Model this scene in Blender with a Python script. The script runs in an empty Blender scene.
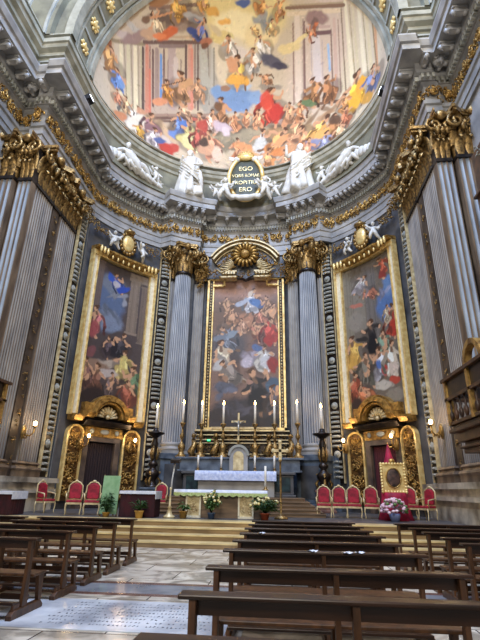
import bpy, math, random
import numpy as np
from mathutils import Matrix, Vector
PI=math.pi; R=math.radians
C=bpy.context.scene.collection
random.seed(7); rnd=random.Random(11)
# ------------------------------------------------------------------ materials
def lin(c):
    return tuple(((x/255)/12.92 if x/255<=0.04045 else ((x/255+0.055)/1.055)**2.4) for x in c)
MATS={}
def mat(name,col,rough=.6,metal=0.0,col2=None,scale=3.0,detail=4,bump=0.0,stretch=(1,1,1),emit=0,lo=.35,hi=.65,spec=.5):
    m=bpy.data.materials.new(name); m.use_nodes=True; nt=m.node_tree; b=nt.nodes['Principled BSDF']
    b.inputs['Roughness'].default_value=rough; b.inputs['Metallic'].default_value=metal
    b.inputs['Specular IOR Level'].default_value=spec
    c1=lin(col)+(1,); c2=lin(col2)+(1,) if col2 else tuple(x*.8 for x in c1[:3])+(1,)
    tc=nt.nodes.new('ShaderNodeTexCoord'); mp=nt.nodes.new('ShaderNodeMapping'); mp.inputs['Scale'].default_value=stretch
    n=nt.nodes.new('ShaderNodeTexNoise'); n.inputs['Scale'].default_value=scale; n.inputs['Detail'].default_value=detail
    r=nt.nodes.new('ShaderNodeValToRGB'); r.color_ramp.elements[0].position=lo; r.color_ramp.elements[1].position=hi
    r.color_ramp.elements[0].color=c2; r.color_ramp.elements[1].color=c1
    L=nt.links.new
    L(tc.outputs['Object'],mp.inputs['Vector']); L(mp.outputs['Vector'],n.inputs['Vector'])
    L(n.outputs['Fac'],r.inputs['Fac']); L(r.outputs['Color'],b.inputs['Base Color'])
    if bump:
        bp=nt.nodes.new('ShaderNodeBump'); bp.inputs['Strength'].default_value=bump; bp.inputs['Distance'].default_value=.05
        n2=nt.nodes.new('ShaderNodeTexNoise'); n2.inputs['Scale'].default_value=scale*3; n2.inputs['Detail'].default_value=3
        L(mp.outputs['Vector'],n2.inputs['Vector'])
        L(n2.outputs['Fac'],bp.inputs['Height']); L(bp.outputs['Normal'],b.inputs['Normal'])
    if emit:
        b.inputs['Emission Color'].default_value=c1; b.inputs['Emission Strength'].default_value=emit
    MATS[name]=m; return m
stone=mat('grey_marble',(176,172,166),.45,col2=(122,122,122),scale=1.2,detail=8,lo=.3,hi=.7)
stoned=mat('dark_marble_recess_shade',(92,92,94),.45,col2=(50,52,58),scale=1.6,detail=8,lo=.3,hi=.7)  # dark marble, deepened so the shade of wall recesses sits in its colour
stonel=mat('pale_stucco',(172,170,158),.7,col2=(140,140,130),scale=1.5,detail=5)
greenl=mat('pale_greenish_stucco',(166,160,140),.7,col2=(128,124,106),scale=1.5,detail=5)
green=mat('greenish_stucco',(132,128,106),.7,col2=(100,96,80),scale=1.2,detail=5)
flute_a=mat('flute_grey',(172,164,152),.5,col2=(118,114,110),scale=1.5,detail=8,stretch=(1,1,.4),lo=.3,hi=.7)
fillet=mat('fillet_tan',(138,116,92),.5,col2=(84,68,54),scale=2,detail=6,stretch=(1,1,.3))
flute_b=mat('flute_pale_blue',(172,180,188),.5,col2=(120,130,142),scale=1.2,detail=8,stretch=(1,1,.4),lo=.3,hi=.7)
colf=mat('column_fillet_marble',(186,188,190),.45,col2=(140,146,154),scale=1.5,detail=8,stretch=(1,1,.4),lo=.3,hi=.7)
colg=mat('column_flute_shade',(132,136,142),.5,col2=(86,92,102),scale=1.5,detail=8,stretch=(1,1,.4),lo=.3,hi=.7)  # groove shade of the column marble put into a darker colour
bluem=mat('blue_grey_marble',(100,112,126),.4,col2=(58,68,82),scale=2.5,detail=8)
plinthm=mat('veined_marble',(214,204,182),.4,col2=(120,112,100),scale=1.1,detail=10,lo=.35,hi=.6)
gold=mat('gilding',(206,166,92),.38,.6,col2=(120,88,44),scale=5,detail=5,bump=.3)
goldl=mat('bright_gilding',(246,222,154),.36,.3,col2=(214,176,104),scale=4)
goldd=mat('dark_bronze_gilding',(176,142,86),.4,.7,col2=(92,72,44),scale=9,detail=6,bump=.3,lo=.35,hi=.6)
goldw=mat('pale_gilding',(226,208,160),.45,.2,col2=(176,152,108),scale=4)
bronze=mat('bronze_and_recess_shade',(62,52,46),.35,.6,col2=(28,26,28),scale=3)  # bronze; behind gilt ornament it also paints the shade of the recesses
white=mat('white_stucco',(226,222,212),.65,col2=(196,192,182),scale=3)
cloth=mat('white_linen',(226,228,234),.8,col2=(206,210,222),scale=8)
clothb=mat('bluish_linen',(214,222,244),.8,col2=(176,188,222),scale=9)
clothw=mat('ivory_frame',(236,226,196),.6,col2=(220,206,170),scale=6)
lace=mat('green_trim',(150,172,92),.8,col2=(200,206,150),scale=22)
red=mat('red_velvet',(168,24,48),.75,col2=(120,12,30),scale=7)
dred=mat('dark_red_cloth',(58,4,10),.85,col2=(36,3,8),scale=4)
crim=mat('magenta_cloth',(176,20,64),.7,col2=(130,10,44),scale=4)
black=mat('shadow_interior',(26,20,20),.9,col2=(14,12,12))
wood=mat('dark_walnut',(60,38,25),.32,col2=(28,18,12),scale=2.5,detail=7,stretch=(.6,6,6),lo=.3,hi=.7,spec=.35)
wood2=mat('worn_walnut',(100,66,40),.4,col2=(50,33,21),scale=3,detail=7,stretch=(4,4,.8),lo=.3,hi=.7,spec=.35)
wood3=mat('balcony_wood',(92,60,36),.4,col2=(46,30,20),scale=3,detail=7)
plank=mat('brown_plank_marble',(132,106,78),.5,col2=(88,70,52),scale=2,detail=6,stretch=(.5,1,5))
umber=mat('shaded_gilt_ground',(122,88,46),.45,.5,col2=(60,44,28),scale=5)  # gilt ground darkened to paint the shade between the relief foliage
tan=mat('shaded_step_riser',(176,150,112),.45,col2=(132,110,82),scale=2,detail=6,stretch=(.5,1,4))  # shade on the risers painted as a darker step marble
cream=mat('lit_step_tread',(234,212,156),.32,col2=(190,168,120),scale=1.6,detail=6)  # warm lamp light on the treads painted into the step marble
paleg=mat('pale_green_cloth',(150,184,140),.75,col2=(120,160,112),scale=4)
leafm=mat('plant_green',(58,92,40),.6,col2=(28,56,24),scale=6)
leafl=mat('pale_plant_green',(112,140,76),.6,col2=(60,92,44),scale=6)
flower=mat('pink_white_flowers',(236,214,218),.7,col2=(206,150,170),scale=9)
yflower=mat('cream_flowers',(240,232,190),.7,col2=(220,200,120),scale=9)
pot=mat('yellow_pot',(196,152,74),.6,col2=(160,118,50)); tpot=mat('terracotta_pot',(168,76,44),.6); bpot=mat('blue_pot',(90,110,140),.5)
wax=mat('candle_wax',(240,232,216),.5); silver=mat('silver',(190,190,184),.3,.7); metalw=mat('white_metal',(200,200,198),.4,.2)
flame=mat('flame',(255,196,110),.5,emit=45); bulb=mat('lamp_bulb',(255,214,150),.5,emit=18); spotm=mat('floodlight_lens',(235,240,255),.4,emit=4)
oval=mat('olive_marble',(74,74,52),.5,col2=(54,56,40)); scrm=mat('small_green_lamp',(60,230,130),.5,emit=3)
# vertex colour material
vc=bpy.data.materials.new('painted_plaster'); vc.use_nodes=True
_b=vc.node_tree.nodes['Principled BSDF']; _b.inputs['Roughness'].default_value=.75
_a=vc.node_tree.nodes.new('ShaderNodeAttribute'); _a.attribute_name='paint'
vc.node_tree.links.new(_a.outputs['Color'],_b.inputs['Base Color'])
vo=vc.copy(); vo.name='oil_canvas'; vo.node_tree.nodes['Principled BSDF'].inputs['Roughness'].default_value=.5
# floor
def floor_mat():
    m=bpy.data.materials.new('church_marble_floor'); m.use_nodes=True; nt=m.node_tree; b=nt.nodes['Principled BSDF']; L=nt.links.new
    b.inputs['Roughness'].default_value=.22
    tc=nt.nodes.new('ShaderNodeTexCoord')
    br=nt.nodes.new('ShaderNodeTexBrick'); br.inputs['Scale'].default_value=1; br.offset=.5
    br.inputs['Brick Width'].default_value=1.5; br.inputs['Row Height'].default_value=.86; br.inputs['Mortar Size'].default_value=.012
    br.inputs['Color1'].default_value=lin((232,222,204))+(1,); br.inputs['Color2'].default_value=lin((200,190,174))+(1,); br.inputs['Mortar'].default_value=lin((96,90,88))+(1,)  # slab tints warmed to paint in light reflected from steps and lamps
    n=nt.nodes.new('ShaderNodeTexNoise'); n.inputs['Scale'].default_value=1.3; n.inputs['Detail'].default_value=9; n.inputs['Distortion'].default_value=1.5
    r=nt.nodes.new('ShaderNodeValToRGB'); r.color_ramp.elements[0].position=.42; r.color_ramp.elements[1].position=.6
    r.color_ramp.elements[0].color=lin((150,146,142))+(1,); r.color_ramp.elements[1].color=(1,1,1,1)
    mx=nt.nodes.new('ShaderNodeMixRGB'); mx.blend_type='MULTIPLY'; mx.inputs[0].default_value=.8
    L(tc.outputs['Object'],br.inputs['Vector']); L(tc.outputs['Object'],n.inputs['Vector']); L(n.outputs['Fac'],r.inputs['Fac'])
    L(br.outputs['Color'],mx.inputs[1]); L(r.outputs['Color'],mx.inputs[2]); L(mx.outputs['Color'],b.inputs['Base Color'])
    return m
floorm=floor_mat()
slabm=mat('pale_slab_marble',(222,226,232),.2,col2=(150,154,162),scale=1.2,detail=9); rbrown=mat('red_brown_marble',(126,92,82),.22,col2=(88,62,56),scale=3,detail=6)
greybm=mat('grey_band_marble',(140,144,150),.2,col2=(110,114,122),scale=2,detail=6); ink=mat('engraved_letters',(126,128,136),.6)
# ------------------------------------------------------------------ mesh builder
class MB:
    def __init__(s): s.v=[];s.f=[];s.mi=[];s.sm=[];s.M=Matrix.Identity(4)
    def add(s,vs,fs,mi=0,sm=False):
        o=len(s.v); M=s.M
        for p in vs:
            q=M@Vector(p); s.v.append((q.x,q.y,q.z))
        for f in fs: s.f.append(tuple(i+o for i in f)); s.mi.append(mi); s.sm.append(sm)
        return s
    def box(s,c,d,rz=0,rx=0,ry=0,mi=0,taper=1.0):
        x,y,z=d[0]/2,d[1]/2,d[2]/2
        m=Matrix.Translation(c)@Matrix.Rotation(rz,4,'Z')@Matrix.Rotation(ry,4,'Y')@Matrix.Rotation(rx,4,'X')
        vs=[m@Vector((a*x*(taper if cc>0 else 1),b*y*(taper if cc>0 else 1),cc*z)) for a in(-1,1) for b in(-1,1) for cc in(-1,1)]
        return s.add(vs,[(0,1,3,2),(4,6,7,5),(0,4,5,1),(2,3,7,6),(0,2,6,4),(1,5,7,3)],mi)
    def bx(s,x0,x1,y0,y1,z0,z1,mi=0): return s.box(((x0+x1)/2,(y0+y1)/2,(z0+z1)/2),(x1-x0,y1-y0,z1-z0),mi=mi)
    def tube(s,pts,rad,n=8,mi=0,sm=True,flat=1.0):
        pts=[Vector(p) for p in pts]; k=len(pts)
        if not hasattr(rad,'__len__'): rad=[rad]*k
        vs=[];fs=[]; up=Vector((0,0,1)); prev=None
        for i,p in enumerate(pts):
            d=(pts[min(i+1,k-1)]-pts[max(i-1,0)]).normalized() if k>1 else Vector((0,0,1))
            if prev is None:
                a=d.cross(up)
                if a.length<.05: a=d.cross(Vector((0,1,0)))
            else:
                a=prev-d*prev.dot(d)
                if a.length<1e-4: a=d.cross(up)
            a.normalize(); prev=a; b=d.cross(a)
            for j in range(n):
                t=2*PI*j/n; vs.append(p+(a*math.cos(t)*flat+b*math.sin(t))*rad[i])
        for i in range(k-1):
            for j in range(n):
                q=(j+1)%n; fs.append((i*n+j,i*n+q,(i+1)*n+q,(i+1)*n+j))
        fs.append(tuple(range(n-1,-1,-1))); fs.append(tuple((k-1)*n+j for j in range(n)))
        return s.add(vs,fs,mi,sm)
    def lathe(s,prof,c=(0,0,0),n=16,mi=0,sm=True,mod=None,a0=0,a1=2*PI,cap=True):
        vs=[];fs=[];full=abs(a1-a0-2*PI)<1e-5; k=n if full else n+1
        for (r,z) in prof:
            for j in range(k):
                t=a0+(a1-a0)*j/n; rr=r*(mod(t,z) if mod else 1)
                vs.append((c[0]+rr*math.cos(t),c[1]+rr*math.sin(t),c[2]+z))
        for i in range(len(prof)-1):
            for j in range(n):
                q=(j+1)%k; fs.append((i*k+j,i*k+q,(i+1)*k+q,(i+1)*k+j))
        if cap and full:
            fs.append(tuple(range(k-1,-1,-1))); fs.append(tuple((len(prof)-1)*k+j for j in range(k)))
        return s.add(vs,fs,mi,sm)
    def ell(s,c,r,n=10,m=7,mi=0,rz=0,ry=0,rx=0):
        M=Matrix.Translation(c)@Matrix.Rotation(rz,4,'Z')@Matrix.Rotation(ry,4,'Y')@Matrix.Rotation(rx,4,'X')
        vs=[M@Vector((0,0,-r[2]))];fs=[]
        for i in range(1,m):
            a=-PI/2+PI*i/m
            for j in range(n):
                t=2*PI*j/n; vs.append(M@Vector((r[0]*math.cos(a)*math.cos(t),r[1]*math.cos(a)*math.sin(t),r[2]*math.sin(a))))
        vs.append(M@Vector((0,0,r[2]))); T=len(vs)-1
        for j in range(n):
            q=(j+1)%n; fs.append((0,1+q,1+j)); fs.append((T,T-n+j,T-n+q))
            for i in range(m-2): fs.append((1+i*n+j,1+i*n+q,1+(i+1)*n+q,1+(i+1)*n+j))
        return s.add(vs,fs,mi,True)
    def prism(s,poly,y0,y1,mi=0,sm=False):   # polygon in x,z extruded along y
        n=len(poly); vs=[(x,y0,z) for x,z in poly]+[(x,y1,z) for x,z in poly]
        fs=[tuple(range(n)),tuple(range(2*n-1,n-1,-1))]+[(i,n+i,n+(i+1)%n,(i+1)%n) for i in range(n)]
        return s.add(vs,fs,mi,sm)
    def strip(s,A,B,mi=0,sm=False):  # rows of equal length
        n=len(A); return s.add(list(A)+list(B),[(i,i+1,n+i+1,n+i) for i in range(n-1)],mi,sm)
    def grid(s,rows,mi=0,sm=True,close=False):
        n=len(rows[0]); vs=[p for r in rows for p in r]; fs=[]
        for i in range(len(rows)-1):
            for j in range(n if close else n-1):
                q=(j+1)%n; fs.append((i*n+j,i*n+q,(i+1)*n+q,(i+1)*n+j))
        return s.add(vs,fs,mi,sm)
    def cbox(s,t0,t1,z0,z1,r0,r1,n=None,mi=0):  # box bent round the apse (degrees)
        n=n or max(2,int(abs(t1-t0)/2)+1); rows=[]
        prof=[(r0,z0),(r0,z1),(r1,z1),(r1,z0)]; vs=[];fs=[]
        for i in range(n+1):
            t=R(t0+(t1-t0)*i/n)
            for r,z in prof: vs.append((r*math.sin(t),YC+r*math.cos(t),z))
        for i in range(n):
            for j in range(4): q=(j+1)%4; fs.append((i*4+j,i*4+q,(i+1)*4+q,(i+1)*4+j))
        fs.append((3,2,1,0)); fs.append((n*4,n*4+1,n*4+2,n*4+3))
        return s.add(vs,fs,mi)
    def cmould(s,t0,t1,prof,n=None,mi=0): # closed profile [(r,z)] bent round apse
        n=n or max(2,int(abs(t1-t0)/2)+1); k=len(prof); vs=[];fs=[]
        for i in range(n+1):
            t=R(t0+(t1-t0)*i/n)
            for r,z in prof: vs.append((r*math.sin(t),YC+r*math.cos(t),z))
        for i in range(n):
            for j in range(k): q=(j+1)%k; fs.append((i*k+j,i*k+q,(i+1)*k+q,(i+1)*k+j))
        fs.append(tuple(range(k-1,-1,-1))); fs.append(tuple(n*k+j for j in range(k)))
        return s.add(vs,fs,mi)
    def mesh(s,name,mats):
        me=bpy.data.meshes.new(name); me.from_pydata(s.v,[],s.f)
        for m in (mats if isinstance(mats,(list,tuple)) else [mats]): me.materials.append(m)
        me.polygons.foreach_set('material_index',s.mi); me.polygons.foreach_set('use_smooth',s.sm); me.update()
        return me
YC=17.3; RW=9.0
WM={}
def link(o,parent=None,M=None):
    C.objects.link(o)
    if parent is not None: o.parent=parent
    if M is not None: o.matrix_basis=M
    WM[o.name]=(WM[parent.name] if parent is not None else Matrix.Identity(4))@(M if M is not None else Matrix.Identity(4))
    return o
def thing(name,label,cat,loc=(0,0,0),rz=0,group=None,sc=1):
    o=bpy.data.objects.new(name,None); o.empty_display_size=.2
    link(o,None,Matrix.Translation(loc)@Matrix.Rotation(rz,4,'Z')@Matrix.Scale(sc,4)); tag(o,label,cat,group); return o
def tag(o,label,cat,group=None,kind=None):
    if label: o['label']=label
    if cat: o['category']=cat
    if group: o['group']=group
    if kind: o['kind']=kind
    return o
def part(name,mb,m,parent=None,world=False,bev=0,label=None,sub=0):
    if world and parent is not None:
        I=WM[parent.name].inverted(); mb.v=[tuple(I@Vector(p)) for p in mb.v]
    o=bpy.data.objects.new(name,mb.mesh(name,m)); link(o,parent)
    if bev:
        b=o.modifiers.new('bevel','BEVEL'); b.width=bev; b.segments=2; b.limit_method='ANGLE'
    if sub:
        b=o.modifiers.new('subsurf','SUBSURF'); b.levels=sub; b.render_levels=sub
    if label: o['label']=label
    return o
def struct(name,mb,m,parent=None,**k):
    o=part(name,mb,m,parent,**k); o['kind']='structure' if parent is None else o.get('kind','structure')
    if parent is not None: del o['kind']
    return o
def dup(root,loc=None,rz=0,label=None,sc=1,group=None):
    def cp(o,par):
        c=o.copy(); C.objects.link(c)
        if par is not None: c.parent=par
        for ch in CH.get(o.name,[]): cp(ch,c)
        return c
    CH={}
    for o in C.objects:
        if o.parent: CH.setdefault(o.parent.name,[]).append(o)
    r=cp(root,None); M=Matrix.Translation(loc)@Matrix.Rotation(rz,4,'Z')@Matrix.Scale(sc,4); r.matrix_basis=M; WM[r.name]=M
    if label: r['label']=label
    if group: r['group']=group
    return r
def pol(th,r,z=0): t=R(th); return Vector((r*math.sin(t),YC+r*math.cos(t),z))
# ------------------------------------------------------------------ ornament
def foliage(mb,w,h,d,rg,n=5,mi=0,y=0):
    """acanthus scrolls filling a w x h field in local x,z standing proud towards -y"""
    for k in range(n):
        cx=rg.uniform(-w/2,w/2)*.85; cz=rg.uniform(-h/2,h/2)*.85; r0=min(w,h)*rg.uniform(.16,.34)/max(1,n**.25); sg=rg.choice((-1,1)); a=rg.uniform(0,6)
        pts=[];rad=[]
        for i in range(8):
            q=i/7; rr=r0*(1-.75*q); t=a+sg*q*5.2
            pts.append((cx+rr*math.cos(t),y-d*(.35+.4*q),cz+rr*math.sin(t))); rad.append(r0*.26*(1-.4*q))
        mb.tube(pts,rad,5,mi)
        for e in range(2):
            t=a+rg.uniform(0,6); L=r0*rg.uniform(.8,1.3)
            mb.ell((cx+L*math.cos(t),y-d*.35,cz+L*math.sin(t)),(L*.5,d*.4,L*.2),6,4,mi,ry=-t)
def scroll(mb,c,r,sg=1,d=.05,turn=1.5,mi=0,n=12,ax='xz'):
    pts=[];rad=[]
    for i in range(n):
        q=i/(n-1); rr=r*(1-.85*q); t=PI/2+sg*q*turn*2*PI
        pts.append((c[0]+rr*math.cos(t),c[1]-q*d,c[2]+rr*math.sin(t))); rad.append(r*.22*(1-.3*q))
    mb.tube(pts,rad,6,mi)
def leaf(mb,base,out,up,side,h,w,curl,mi=0):
    """acanthus leaf: strip rising along up, curling over towards out"""
    base,out,up,side=map(Vector,(base,out,up,side)); rows=[]
    prof=[(0,0,.8),(.1,.35,1),(.14,.65,1),(.3,.9,.85),(.62,1.0,.6),(.85,.9,.3),(.9,.78,.06)]
    for o,u,wd in prof:
        p=base+out*o*curl+up*u*h
        rows.append([p-side*w/2*wd-out*curl*.12,p-side*w/4*wd+out*curl*.1,p+out*curl*.0,p+side*w/4*wd+out*curl*.1,p+side*w/2*wd-out*curl*.12])
    mb.grid(rows,mi,True)
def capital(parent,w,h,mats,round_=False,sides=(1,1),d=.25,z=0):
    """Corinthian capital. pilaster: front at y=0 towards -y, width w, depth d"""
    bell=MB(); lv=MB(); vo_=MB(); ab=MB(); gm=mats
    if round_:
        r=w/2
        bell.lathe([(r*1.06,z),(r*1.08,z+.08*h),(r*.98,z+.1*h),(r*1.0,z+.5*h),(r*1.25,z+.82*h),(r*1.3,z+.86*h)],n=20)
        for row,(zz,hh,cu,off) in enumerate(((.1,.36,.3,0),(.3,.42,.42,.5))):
            for k in range(8):
                t=2*PI*(k+off)/8; o=Vector((math.cos(t),math.sin(t),0))
                leaf(lv,o*r*1.0+Vector((0,0,z+zz*h)),o,(0,0,1),(-math.sin(t),math.cos(t),0),hh*h,r*.72,cu*h*.55)
        for k in range(4):
            t=PI/4+k*PI/2; o=Vector((math.cos(t),math.sin(t),0)); c=o*r*1.42+Vector((0,0,z+.72*h))
            pts=[];rad=[]
            for i in range(12):
                q=i/11; rr=h*.16*(1-.8*q); a=PI/2-q*9
                pts.append(c+o*rr*math.cos(a)+Vector((0,0,rr*math.sin(a)))); rad.append(h*.05)
            vo_.tube(pts,rad,6); vo_.tube([o*r*1.0+Vector((0,0,z+.5*h)),o*r*1.2+Vector((0,0,z+.75*h)),pts[0]],h*.05,6)
            t2=k*PI/2; o2=Vector((math.cos(t2),math.sin(t2),0)); vo_.ell(o2*r*1.35+Vector((0,0,z+.9*h)),(h*.1,h*.1,h*.12),8,6)
            for e in (-1,1): vo_.ell(o2*r*1.2+Vector((-o2.y,o2.x,0))*e*r*.4+Vector((0,0,z+.7*h)),(h*.08,h*.08,h*.1),6,5)
        pts=[]
        for k in range(4):
            t=PI/4+k*PI/2
            for q in (-.12,.12): pts.append((r*1.95*math.cos(t+q),r*1.95*math.sin(t+q)))
            pts.append((r*1.32*math.cos(t+PI/4),r*1.32*math.sin(t+PI/4)))
        for z0,z1,s in ((.87,.93,.94),(.93,1.0,1.0)):
            n=len(pts); vs=[(x*s,y*s,z+z0*h) for x,y in pts]+[(x*s,y*s,z+z1*h) for x,y in pts]
            ab.add(vs,[tuple(range(n-1,-1,-1)),tuple(range(n,2*n))]+[(i,(i+1)%n,n+(i+1)%n,n+i) for i in range(n)])
    else:
        bell.bx(-w/2*1.04,w/2*1.04,-.06,d,z,z+.07*h); bell.bx(-w/2,w/2,0,d,z+.07*h,z+.9*h)
        n=max(3,round(w/h*5.5))
        for row,(zz,hh,cu,off) in enumerate(((.07,.38,.3,0),(.3,.44,.42,.5))):
            m=n+(1 if row else 0)
            for k in range(m):
                x=-w/2+w*(k+.5*(1-row))/n if row==0 else -w/2+w*k/n
                leaf(lv,(x,0,z+zz*h),(0,-1,0),(0,0,1),(1,0,0),hh*h,w/n*.95,cu*h*.6)
            for s_,on in zip((-1,1),sides):
                if on: leaf(lv,(s_*w/2,d*.5,z+zz*h),(s_,0,0),(0,0,1),(0,1,0),hh*h,d*.9,cu*h*.5)
        for s_ in (-1,1):
            scroll(vo_,(s_*w*.47,-.16*h,z+.74*h),h*.17,-s_,.1,1.4); vo_.tube([(s_*w*.12,-.03,z+.5*h),(s_*w*.22,-.1*h,z+.72*h),(s_*w*.42,-.18*h,z+.9*h)],h*.045,6)
            scroll(vo_,(s_*w*.12,-.1*h,z+.74*h),h*.1,s_,.05,1.2)
        vo_.ell((0,-.22*h,z+.92*h),(h*.11,h*.08,h*.11),8,6)
        for k in range(-1,2):
            vo_.ell((k*w*.3,-.16*h,z+.62*h),(h*.05,h*.06,h*.09),6,5)
        xs=[-1,-.86,-.5,0,.5,.86,1]; ys=[-.34*h,-.34*h,-.2*h,-.14*h,-.2*h,-.34*h,-.34*h]
        for z0,z1,s in ((.87,.93,.93),(.93,1.0,1.0)):
            a=[(x*w*.6*s,y*s) for x,y in zip(xs,ys)]+[(w*.6*s,d),(-w*.6*s,d)]; n_=len(a)
            ab.add([(x,y,z+z0*h) for x,y in a]+[(x,y,z+z1*h) for x,y in a],[tuple(range(n_-1,-1,-1)),tuple(range(n_,2*n_))]+[(i,(i+1)%n_,n_+(i+1)%n_,n_+i) for i in range(n_)])
    fo=MB(); rg=random.Random(int(w*100))
    if round_:
        for k in range(10): fo.M=Matrix.Rotation(2*PI*k/10,4,'Z')@Matrix.Translation((0,-w*.62,z+h*.62)); foliage(fo,w*.35,h*.45,.16,rg,4)
    else:
        for k in range(max(2,round(w/.45))): fo.M=Matrix.Translation((-w/2+w*(k+.5)/max(2,round(w/.45)),-.1*h,z+h*.66)); foliage(fo,.5,h*.45,.16,rg,5)
        for s_,on in zip((-1,1),sides):
            if on: fo.M=Matrix.Translation((s_*w*.5,d*.5,z+h*.66))@Matrix.Rotation(s_*PI/2,4,'Z'); foliage(fo,d,h*.5,.14,rg,4)
    c=part('capital',bell,bronze,parent); tag(part('filigree',fo,gm,c),None,None,None,'stuff'); part('acanthus_leaves',lv,gm,c); part('volutes',vo_,gm,c); part('abacus',ab,gm,c); return c  # dark bell paints the shade behind the leaves
def fluted(mb,w,z0,z1,n,d,fr=.32):
    pts=[(-w/2,d,0),(-w/2,0,0)]; p=w/n; f=p*fr/2
    for k in range(n):
        x=-w/2+k*p; pts.append((x+f,0,0)); r=(p-2*f)/2
        for j in range(1,6):
            a=PI*j/6; pts.append((x+p/2-r*math.cos(a),r*.75*math.sin(a),1))
        pts.append((x+p-f,0,1))
    pts+= [(w/2,0,0),(w/2,d,0)]
    for i in range(len(pts)-1):
        a,b=pts[i],pts[i+1]
        mb.add([(a[0],a[1],z0),(b[0],b[1],z0),(b[0],b[1],z1),(a[0],a[1],z1)],[(0,1,2,3)],b[2])
def pil(label,loc,rz,w,n,fm,zb=1.95,zc=13.9,zt=16.0,d=.35,capm=None,group=None,sides=(1,1),fr=.32):
    t=thing('fluted_pilaster',label,'pilaster',(loc[0],loc[1],0),rz,group)
    s=MB(); fluted(s,w,zb+.6,zc,n,d,fr); part('shaft',s,[fillet,fm],t)
    b=MB(); b.bx(-w/2-.16,w/2+.16,-.16,d,zb,zb+.22)
    k=[(-.16,.22),(-.2,.3),(-.16,.38),(-.08,.4),(-.06,.46),(-.12,.52),(-.06,.6)]
    for (a,z),(a2,z2) in zip(k[:-1],k[1:]):
        vs=[(-w/2+a*1,d,zb+z),(-w/2+a,a,zb+z),(w/2-a,a,zb+z),(w/2-a,d,zb+z)]; v2=[(-w/2+a2,d,zb+z2),(-w/2+a2,a2,zb+z2),(w/2-a2,a2,zb+z2),(w/2-a2,d,zb+z2)]
        b.strip(vs,v2)
    part('base',b,fillet,t)
    capital(t,w,zt-zc,capm or goldd,d=d,z=zc,sides=sides); return t
# ------------------------------------------------------------------ figures (stone)
def skin(name,pts,edges,rads,m,parent,levels=1):
    me=bpy.data.meshes.new(name); me.from_pydata(pts,edges,[]); me.materials.append(m)
    o=bpy.data.objects.new(name,me); link(o,parent)
    md=o.modifiers.new('skin','SKIN'); md.use_smooth_shade=True
    sv=me.skin_vertices[0].data
    for i,r in enumerate(rads): sv[i].radius=(r,r); sv[i].use_root=(i==0)
    sb=o.modifiers.new('sub','SUBSURF'); sb.levels=levels; sb.render_levels=levels
    return o
def face(mb,c,s,rz=0):
    M=mb.M; mb.M=M@Matrix.Translation(c)@Matrix.Rotation(rz,4,'Z')
    mb.ell((0,0,0),(.085*s,.1*s,.125*s),12,9)
    mb.ell((0,-.1*s,-.01*s),(.016*s,.03*s,.03*s),6,5)
    for e in(-1,1):
        mb.ell((e*.035*s,-.085*s,.02*s),(.018*s,.015*s,.01*s),6,4); mb.ell((e*.085*s,0,0),(.015*s,.02*s,.032*s),6,4)
    mb.ell((0,-.09*s,-.055*s),(.028*s,.014*s,.009*s),6,4); mb.M=M
def statue(label,loc,rz,s,pose,sway=1):
    t=thing('draped_statue',label,'statue',loc,rz,None,s)
    P=[(0,0,.95),(0.02*sway,0,1.2),(0.03*sway,0,1.42),(.03*sway,-.02,1.52),(-.2,0,1.43),(.22,0,1.43)]
    E=[(0,1),(1,2),(2,3),(2,4),(2,5)]; Rr=[.19,.16,.15,.065,.075,.075]
    for k,(sh,a) in enumerate(zip((4,5),pose)):
        b=len(P); P+=[a[0],a[1]]; Rr+=[.058,.038]; E+=[(sh,b),(b,b+1)]
        h=Vector(a[1]); dr=(h-Vector(a[0])).normalized(); P.append(tuple(h+dr*.09)); Rr.append(.04); E.append((b+1,b+2))
    for e in(-1,1):
        b=len(P); P+=[(e*.12,.0,.85),(e*.13,-.1 if e==sway else 0,.48),(e*.14,.0,.1),(e*.15,-.14,.04)]; Rr+=[.12,.09,.055,.045]; E+=[(0,b),(b,b+1),(b+1,b+2),(b+2,b+3)]
    skin('body',P,E,Rr,white,t)
    hd=MB(); face(hd,(.03*sway,-.05,1.66),1.0,.3*sway); part('head',hd,white,t)
    hr=MB(); hr.ell((.03*sway,-.01,1.71),(.1,.12,.1),10,7)
    for k in range(10): hr.ell((.03*sway+rnd.uniform(-.08,.08),.03+rnd.uniform(-.05,.08),1.62+rnd.uniform(-.12,.12)),(.04,.04,.05),6,4)
    part('hair',hr,white,t)
    rb=MB(); ph=rnd.uniform(0,6)
    prof=[(.46,0),(.44,.15),(.4,.4),(.37,.65),(.33,.9),(.26,1.08),(.28,1.25),(.28,1.4),(.13,1.5)]
    rb.lathe(prof,n=48,mod=lambda a,z:(1+.17*math.sin(a*7+ph+z*2.2*sway)*(1.25-z*.6)+.07*math.sin(a*13+z*3))*(1-.12*math.sin(z*3.3)*0+0)*(1-.18*abs(math.sin(a))))
    part('robe',rb,white,t)
    mt=MB(); rows=[]
    for i in range(10):
        q=i/9; row=[]
        for j in range(9):
            u=j/8; x=sway*(.28-.62*q)+(.1*u); z=1.42-.75*q-.42*u*(1-q*.2); y=-.2-.06*math.sin(u*14)-.1*math.sin(q*PI)
            row.append((x,y,z))
        rows.append(row)
    mt.grid(rows)
    for k in range(5): mt.tube([(sway*.3,-.16,1.36-k*.1),(0,-.3,1.05-k*.12),(-sway*.34,-.16,.8-k*.12)],[.03,.045,.03],6)
    mt.tube([(sway*.28,.05,1.4),(sway*.42,.08,1.0),(sway*.46,.05,.5),(sway*.4,.0,.15)],[.1,.18,.2,.14],8,flat=.6)
    part('mantle',mt,white,t); return t
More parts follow.
